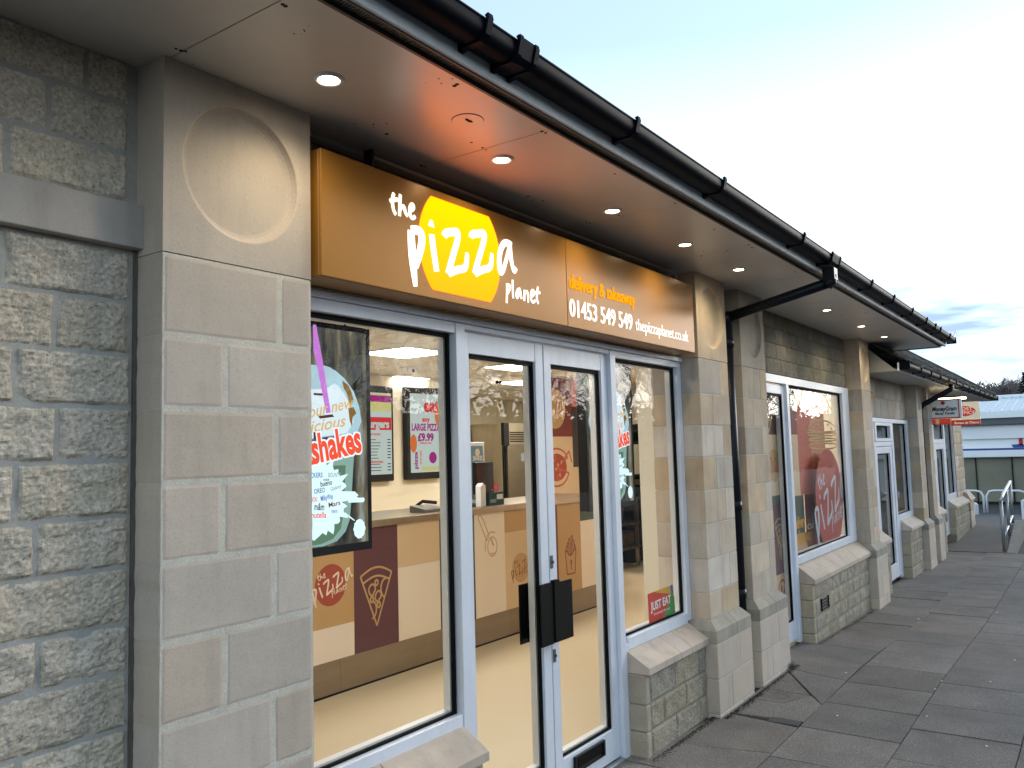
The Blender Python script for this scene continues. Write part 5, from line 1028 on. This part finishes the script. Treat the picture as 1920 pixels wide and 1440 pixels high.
MB().box(13.72, 13.80, 1.62, 2.04, 2.265, 2.285, .002).build('housing', blackpl, lp); MB().box(13.725, 13.795, 1.58, 2.04, 2.240, 2.264, .004).build('tube', emis('strip_glow', (1, .80, .45), 10), lp)

# ------------------------------------------------------------------ ramp, handrail and the far side
struct(MB().hexa([(14.34, 1.27, -.2), (17.7, 1.40, -.2), (17.7, 2.2, -.2), (14.34, 2.2, -.2), (14.34, 1.27, -.05), (17.7, 1.40, .09), (17.7, 2.2, .09), (14.34, 2.2, -.05)]).build('ramp', mat('ramp_concrete', (.15, .13, .115), .9, var=.5, vscale=3, c2=(.10, .09, .08), bump=.4, bscale=120, fine=.15)))
kb = tag(MB().hexa([(14.34, 1.16, -.2), (17.7, 1.24, -.2), (17.7, 1.39, -.2), (14.34, 1.26, -.2), (14.34, 1.16, -.045), (17.7, 1.24, .16), (17.7, 1.39, .16), (14.34, 1.26, -.045)]).build('ramp_kerb', mat('kerb_concrete', (.24, .22, .19), .9, var=.6, vscale=4, bump=.4, bscale=100)), 'low concrete kerb under the handrail beside the ramp', 'kerb')
hr = thing('handrail', 'galvanised handrail with three posts on the ramp kerb', 'handrail', (16, 1.3, 0))
P0, P1, P2 = Vector((14.45, 1.30, 0)), Vector((15.9, 1.34, 0)), Vector((17.4, 1.40, 0))
for p, zb_, zt_ in ((P0, -.04, .72), (P1, .04, .80), (P2, .13, .86)): MB().tube([(p.x, p.y, zb_), (p.x, p.y, zt_)], .024, 10).build('post', galv, hr, True)
MB().tube([(14.35, 1.30, .72), (15.0, 1.315, .77), (17.45, 1.40, .865)], .026, 10).build('top_rail', galv, hr, True); MB().tube([(14.45, 1.30, .16), (17.4, 1.40, .26)], .02, 10).build('low_rail', galv, hr, True)
ln = MB()
for k in range(3): ln.box(19.2+k*.75, 19.45+k*.75, -1.0, 2.6, -.125+(-.0)*k, -.117)
m = MB()
for k in range(3): m.box(18.1+k*.55, 18.22+k*.55, 1.0, 2.45, -.05-.03*k, -.03-.03*k)
struct(m.build('step_nosings', whitepaint)); ln.b.free()
struct(MB().box(17.7, 19.5, .9, 2.6, -.3, -.115).build('landing', bedm))
# shop across the car park
ts_ = thing('shop_building', 'low white shop with blue grey metal roof and red T at the far right', 'building', (50, 4, -1.7)); XS = 50.0
def sp_(px, py, X=XS): p = onX(px, py, X); return (p.y, p.z)
yL, yR = 9.0, -6.0
zg = -1.72; z_a = sp_(1860, 857)[1]; z_b = sp_(1860, 822)[1]; z_c = sp_(1860, 797)[1]; z_d = sp_(1860, 783)[1]; z_r = sp_(1880, 737)[1]
oliv = mat('olive_glass', (.27, .245, .165), .3, var=.8, vscale=.5, c2=(.15, .145, .11), spec=.6)
for k in range(8):
    ya = yL-.2-k*1.65-.02
    MB().box(XS+.05, XS+.12, ya-1.58, ya, zg+.15, z_a).build('window_pane', oliv, ts_); MB().box(XS-.02, XS+.13, ya, ya+.06, zg, z_a).build('mullion', blackpl, ts_)
MB().box(XS+.02, XS+.14, yR, yL, zg, zg+.149).build('plinth', blackpl, ts_)
wf = mat('white_fascia', (.92, .93, .94), .5, var=.2, vscale=.4)
MB().box(XS-.5, XS+.1, yR, yL, z_a, z_a+.35, .02).build('canopy', wf, ts_); MB().box(XS-.1, XS+.1, yR, yL, z_a+.351, z_b-.02).build('sign_fascia', wf, ts_); MB().box(XS-.12, XS-.101, yR, yL, z_a+.36, z_a+.46).build('blue_line', flat('navy', (.03, .06, .22)), ts_)
MB().box(XS-.3, XS+.1, yR, yL, z_b-.02, z_c, .01).build('white_band', wf, ts_); MB().box(XS-.6, XS+.1, yR, yL, z_c+.001, z_d, .02).build('gutter', mat('gutter_grey', (.10, .11, .12), .5), ts_); MB().box(XS-.75, XS-.55, yR, yL, z_d-.05, z_d+.3, .01).build('eaves_band', wf, ts_)
roofm = mat('metal_roof', (.46, .52, .58), .4, metal=.2, var=.2, vscale=.3)
MB().hexa([(XS-.7, yR, z_d+.2), (XS-.7, yL, z_d+.2), (XS+7, yL, z_r), (XS+7, yR, z_r), (XS-.7, yR, z_d+.28), (XS-.7, yL, z_d+.28), (XS+7, yL, z_r+.08), (XS+7, yR, z_r+.08)]).build('roof', roofm, ts_)
for k in range(34):
    y = yL-k*.44; MB().hexa([(XS-.7, y-.03, z_d+.28), (XS-.7, y+.03, z_d+.28), (XS+7, y+.03, z_r+.08), (XS+7, y-.03, z_r+.08), (XS-.7, y-.03, z_d+.34), (XS-.7, y+.03, z_d+.34), (XS+7, y+.03, z_r+.14), (XS+7, y-.03, z_r+.14)]).build('roof_seam', roofm, ts_)
MB().box(XS+6.8, XS+7.3, yR, yL, z_r-.05, z_r+.22, .03).build('ridge_cap', wf, ts_); MB().box(XS+.14, XS+14, yR, yL, zg, z_c).build('hall', wf, ts_)
MB().hexa([(XS+7.3, yR, z_c), (XS+7.3, yL, z_c), (XS+14, yL, z_c), (XS+14, yR, z_c), (XS+7.3, yR, z_r), (XS+7.3, yL, z_r), (XS+14, yL, z_c+.05), (XS+14, yR, z_c+.05)]).build('rear_roof', roofm, ts_)
tl = sp_(1900, 838, XS-.13); text('lettering', 'TESCO', YZ(tl[0], tl[1]+.10, XS-.115), .72, flat('t_red', (.55, .02, .03)), ts_, bold=.03, width=3.4, ext=.02)
m = MB(); y_ = tl[0]
for k in range(5): m.prism([(XS-.125, y_-k*.75, z_a+.47), (XS-.125, y_-.55-k*.75, z_a+.47), (XS-.125, y_-.42-k*.75, z_a+.66), (XS-.125, y_+.08-k*.75, z_a+.62)], (-.01, 0, 0))
m.build('blue_dashes', flat('navy2', (.03, .07, .28)), ts_)
for k, (pa, pb, pc) in enumerate((((1790, 920), (1843, 920), (1842, 947)), ((1849, 920), (1925, 920), (1849, 947)))):
    X = 44; A, B = onX(*pa, X), onX(*pb, X); C_ = onX(*pc, X); zb_ = -1.7
    t = tag(MB().tube([(X, A.y, zb_), (X, A.y, A.z-.25), (X, A.y-.12, A.z-.03), (X, A.y-.3, A.z), (X, B.y+.3, A.z), (X, B.y+.1, A.z-.05), (X, B.y, A.z-.25), (X, B.y, zb_)], .05, 8).build('hoop_barrier', whitepaint, None, True), ('left' if k == 0 else 'right')+' white hoop barrier in front of the far shop', 'barrier', 'white hoop barriers by the far shop')
wb = tag(MB().box(29.9, 30.05, *sorted((onX(1822, 955, 30).y, onX(1835, 955, 30).y)), onX(1828, 968, 30).z, onX(1828, 942, 30).z, .06).build('white_bollard_sign', whitepaint), 'rounded white post standing in the car park beyond the ramp', 'bollard')
b2_ = onX(1922, 955, 30); tag(MB().box(30, 30.15, b2_.y-.3, b2_.y+.1, b2_.z-.35, b2_.z+.3, .05).build('white_bollard_sign', whitepaint), 'white post at the right edge of the photo by the far shop', 'bollard')
MB_ = MB()
# ------------------------------------------------------------------ bare trees
def tree(name, x, y, z0, h, seed, label, grp, levels=5, spread=.55, tw=.02, parent_kind=None, n0=6):
    rnd = random.Random(seed); t = thing(name, label, 'tree', (x, y, z0), grp)
    cu = bpy.data.curves.new('b', 'CURVE'); cu.dimensions = '3D'; cu.bevel_depth = 1; cu.bevel_resolution = 0; cu.resolution_u = 1
    tr_ = []
    def grow(p, d, ln_, r_, lv, store):
        pts = [(p.copy(), r_)]; n = 4
        for i in range(n):
            d = (d+Vector((rnd.uniform(-1, 1), rnd.uniform(-1, 1), rnd.uniform(-.5, .9)))*.22).normalized(); p = p+d*ln_/n; pts.append((p.copy(), r_*(1-.5*(i+1)/n)))
            if lv > 0 and i >= 1:
                for _ in range(2 if lv > 1 else 2):
                    ax = d.orthogonal().normalized(); ax.rotate(Matrix.Rotation(rnd.uniform(0, 6.28), 3, d)); nd = (d+ax*rnd.uniform(.5, 1.1)*spread*1.6).normalized()
                    grow(p, nd, ln_*rnd.uniform(.5, .72), r_*.5*(1-.3*i/n), lv-1, store)
        store.append(pts)
    st_ = []; grow(Vector((0, 0, 0)), Vector((0, 0, 1)), h*.48, h*.022, levels, st_)
    def build(nm, chains, seg):
        m = MB()
        for pts in chains:
            rings = []
            for i, (p, r_) in enumerate(pts):
                tt = (pts[min(i+1, len(pts)-1)][0]-pts[max(i-1, 0)][0]).normalized(); a = tt.orthogonal().normalized(); b__ = tt.cross(a); r_ = max(r_, tw*.25)
                rings.append([m.b.verts.new(p+(a*math.cos(2*math.pi*k/seg)+b__*math.sin(2*math.pi*k/seg))*r_) for k in range(seg)])
            for a, c in zip(rings[:-1], rings[1:]):
                for k in range(seg): m.b.faces.new((a[k], a[(k+1) % seg], c[(k+1) % seg], c[k]))
        bmm = m.b; me = bpy.data.meshes.new(nm); bmm.to_mesh(me); bmm.free(); me.materials.append(bark_hazed if x > 80 else barkm); link(nm, me, t, (x, y, z0))
    build('trunk', [st_[-1]], 8); build('crown', st_[:-1], 3)
    return t
TR = [(-1.5, -9.5, 7.5), (3.5, -11, 8.5), (8.5, -9, 7.5), (13, -12, 9), (20, -10, 8), (27, -13, 9)]
TL_ = ['bare tree reflected at the far left of the shop glass', 'bare tree reflected in the left window', 'bare tree reflected in the door glass', 'bare tree reflected in the right window', 'bare tree reflected in the burger window', 'bare tree reflected in the tall window']
for k, (x, y, h_) in enumerate(TR): tree('bare_tree', x, y, -.12, h_, 11+k, TL_[k], 'bare trees across the car park', levels=4)
base_trees = [o for o in COL.objects if o.name.startswith('bare_tree') and o.parent is None]
for k, (x, y) in enumerate(((0.8, -14.8), (5.6, -15.5), (10.6, -15), (16.5, -15.6), (23, -15), (-5, -12), (33, -13), (40, -12.5), (48, -13), (57, -12.5), (67, -13), (78, -12.5))):
    src = base_trees[(k*2+1) % 6]; c = src.copy(); COL.objects.link(c); c.location = (x, y, -.12); c.rotation_euler = (0, 0, 1.3*k+.6); c['label'] = 'bare tree of the back row, %s' % ('behind the left window reflection', 'reflected in the left door leaf', 'reflected in the right door leaf', 'reflected in the narrow side door', 'reflected beside the tall window', 'beyond the left end of the hedge', 'seventh along the hedge', 'eighth along the hedge', 'ninth along the hedge', 'tenth along the hedge', 'eleventh along the hedge', 'last along the hedge')[k]
    for ch in src.children:
        d = ch.copy(); COL.objects.link(d); d.parent = c
# trees on the skyline beyond the far shop
for k, (px, py, D_, hh) in enumerate(((1752+10, 738, 95, 0), (1853, 716, 110, 5), (1868, 716, 105, 6), (1884, 712, 110, 7.5), (1897, 714, 108, 7), (1908, 718, 112, 6), (1840, 722, 112, 5))):
    top = onX(px, py, D_); h_ = max(5, hh)
    if k == 0: continue
    tree('bare_tree', D_, top.y, top.z-h_, h_, 40+k, ['', 'bare tree just right of the roof end on the skyline', 'second bare tree on the skyline above the metal roof', 'tallest rounded bare tree on the skyline', 'bare tree left of the skyline conifer', 'small bare tree beside the skyline conifer', 'bare tree low behind the lower roof end'][k], 'bare trees on the skyline', levels=4, tw=.09)
# conifer at the right edge
cp = onX(1919, 698, 100); ctree = thing('conifer', 'dark conifer on the skyline at the right edge', 'tree', (100, cp.y, cp.z-9), None)
MB().tube([(100, cp.y, cp.z-9), (100, cp.y, cp.z-1), (100, cp.y, cp.z)], [.25, .08, .02], 7).build('trunk', barkm, ctree)
m = MB(); rnd = random.Random(5)
for k in range(2600):
    f = rnd.random()**.8; z = cp.z-8.2*f; r_ = 2.6*f*rnd.uniform(.3, 1.05); a = rnd.uniform(0, 6.28); c = Vector((100+r_*math.cos(a), cp.y+r_*math.sin(a), z-r_*.15)); s_ = rnd.uniform(.12, .3); d1 = Vector((math.cos(a), math.sin(a), -.3))*s_; d2 = Vector((-math.sin(a), math.cos(a), rnd.uniform(-.3, .3)))*s_*.5
    m.b.faces.new([m.b.verts.new(p) for p in (c-d1, c+d2, c+d1, c-d2)])
m.build('crown', mat('conifer_green', (.02, .035, .022), .95, rnd=.2), ctree)
# an added hill for the reflections, and one that closes the view
def hill(y0, y1, x0, x1, h, seed, nm='hill'):
    m = MB(); nx, ny = 60, 10; g = []
    for j in range(ny+1):
        row = []
        for i in range(nx+1):
            X = x0+(x1-x0)*i/nx; Y = y0+(y1-y0)*j/ny; e = math.sin(math.pi*j/ny)*min(1, 6*min(i, nx-i)/nx)
            row.append(m.b.verts.new((X, Y, -2.2+e*(h+noise.noise(Vector((X*.01, Y*.02, seed)))*h*.5+noise.noise(Vector((X*.08, Y*.1, seed)))*h*.08))))
        g.append(row)
    for j in range(ny):
        for i in range(nx): m.b.faces.new((g[j][i], g[j][i+1], g[j+1][i+1], g[j+1][i]))
    return struct(m.build(nm, grassm))
hill(-220, -70, -300, 900, 11, 3)  # unseen hill, added to hide the bright horizon from the glass
m = MB(); nn = 40
g = [[m.b.verts.new((180+i*6, -160+j*12, -2.2+math.sin(math.pi*i/20)*(11+2.5*noise.noise(Vector((i*.2, j*.15, 4)))))) for i in range(21)] for j in range(nn)]
for j in range(nn-1):
    for i in range(20): m.b.faces.new((g[j][i], g[j+1][i], g[j+1][i+1], g[j][i+1]))
struct(m.build('hill', grassm)); MB_.b.free()
hedge = thing('hedge', 'tall dark hedge added across the car park to dim the reflections in the glass', 'hedge', (8, -14, -.1)); m = MB(); rnd = random.Random(8)  # unseen mass, added so the panes mirror less bright sky
for k in range(24000):
    X = -14+114*rnd.random()**1.35; f = rnd.random(); c = Vector((X, -14+rnd.uniform(-.6, .6), -.1+(3.9+.9*noise.noise(Vector((X*.35, 0, 0)))+.5*noise.noise(Vector((X*1.7, 3, 0))))*f)); s_ = rnd.uniform(.06, .15)*(1+max(0, X-20)*.02); d1 = Vector((rnd.uniform(-1, 1), rnd.uniform(-1, 1), rnd.uniform(-1, 1))).normalized()*s_; d2 = d1.orthogonal().normalized()*s_*.7
    m.b.faces.new([m.b.verts.new(p) for p in (c-d1, c+d2, c+d1, c-d2)])
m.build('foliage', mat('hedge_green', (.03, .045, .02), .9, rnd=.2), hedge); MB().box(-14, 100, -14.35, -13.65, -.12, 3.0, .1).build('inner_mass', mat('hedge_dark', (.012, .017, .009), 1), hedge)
# ------------------------------------------------------------------ small litter and weeds on the paving
wd = thing('weed_tuft', 'small green weed at the foot of the pier right of the downpipe', 'weed', (6.13, 1.93, .03)); m = MB(); rnd = random.Random(2)
def blades(m, cx, cy, n_, rr, hh, rnd=rnd):
    for k in range(n_):
        a = rnd.uniform(0, 6.28); q = rnd.uniform(0, rr); x, y = cx+q*math.cos(a), cy+q*math.sin(a)*.6; z = gz(x); h_ = rnd.uniform(.4, 1)*hh; l_ = rnd.uniform(-.6, .6)*hh; w_ = .0035
        m.b.faces.new([m.b.verts.new(p) for p in ((x-w_, y, z-.004), (x+w_, y, z-.004), (x+l_+w_*.3, y+rnd.uniform(-.5, .5)*hh*.6, z+h_))])
blades(m, 6.11, 1.93, 70, .05, .055); m.build('leaves', leafm, wd)
m = MB(); rnd2 = random.Random(4)
for k in range(26): 
    x = 4.0+rnd2.random()*.85; blades(m, x, 1.985-rnd2.random()*.02, 5, .02, .018, rnd2)
for k in range(20):
    x = 7.1+rnd2.random()*1.9; blades(m, x, 1.98, 4, .03, .02, rnd2)
w2 = stuff(m.build('moss_and_weeds', leafm)); tag(w2, 'thin line of moss and weeds where the low walls meet the paving', 'weeds')
m = MB()
for k in range(2600):
    x = rnd2.choice([rnd2.uniform(3.95, 4.85), rnd2.uniform(4.7, 5.4), rnd2.uniform(5.3, 6.2), rnd2.uniform(7.0, 9.1)]); y = (1.995 if (x < 4.78 or x > 6.2) else 1.925)-abs(rnd2.gauss(0, .017)); z = gz(x)+.001; s_ = rnd2.uniform(.0015, .006)
    m.b.faces.new([m.b.verts.new((x+s_*math.cos(a+k), y+s_*math.sin(a+k), z+rnd2.uniform(0, .004))) for a in (0, 1.5, 3.1, 4.6)])
gr2 = stuff(m.build('grit', mat('grit', (.03, .026, .02), 1, rnd=.2))); tag(gr2, 'dark grit and leaf crumbs gathered along the wall foot', 'grit')
m = MB()
for px, py in ((1570, 1343), (1738, 1344), (1754, 1293), (1766, 1278), (1902, 1231), (1857, 1278), (1456, 1270), (1720, 1146), (1722, 1146), (1586, 1262), (1868, 1132), (1850, 1400), (1862, 1021)):
    p = onZ(px, py, gz(6)+.0); z = gz(p.x)+.003; s_ = .006+.002*rnd2.random(); m.prism([(p.x+s_*1.3*math.cos(a), p.y+s_*math.sin(a), z) for a in (0, 1.2, 2.4, 3.5, 4.9)], (0, 0, .0015))
lt = stuff(m.build('litter', whitepaint)); tag(lt, 'scattered white specks of litter and gum on the paving', 'litter')
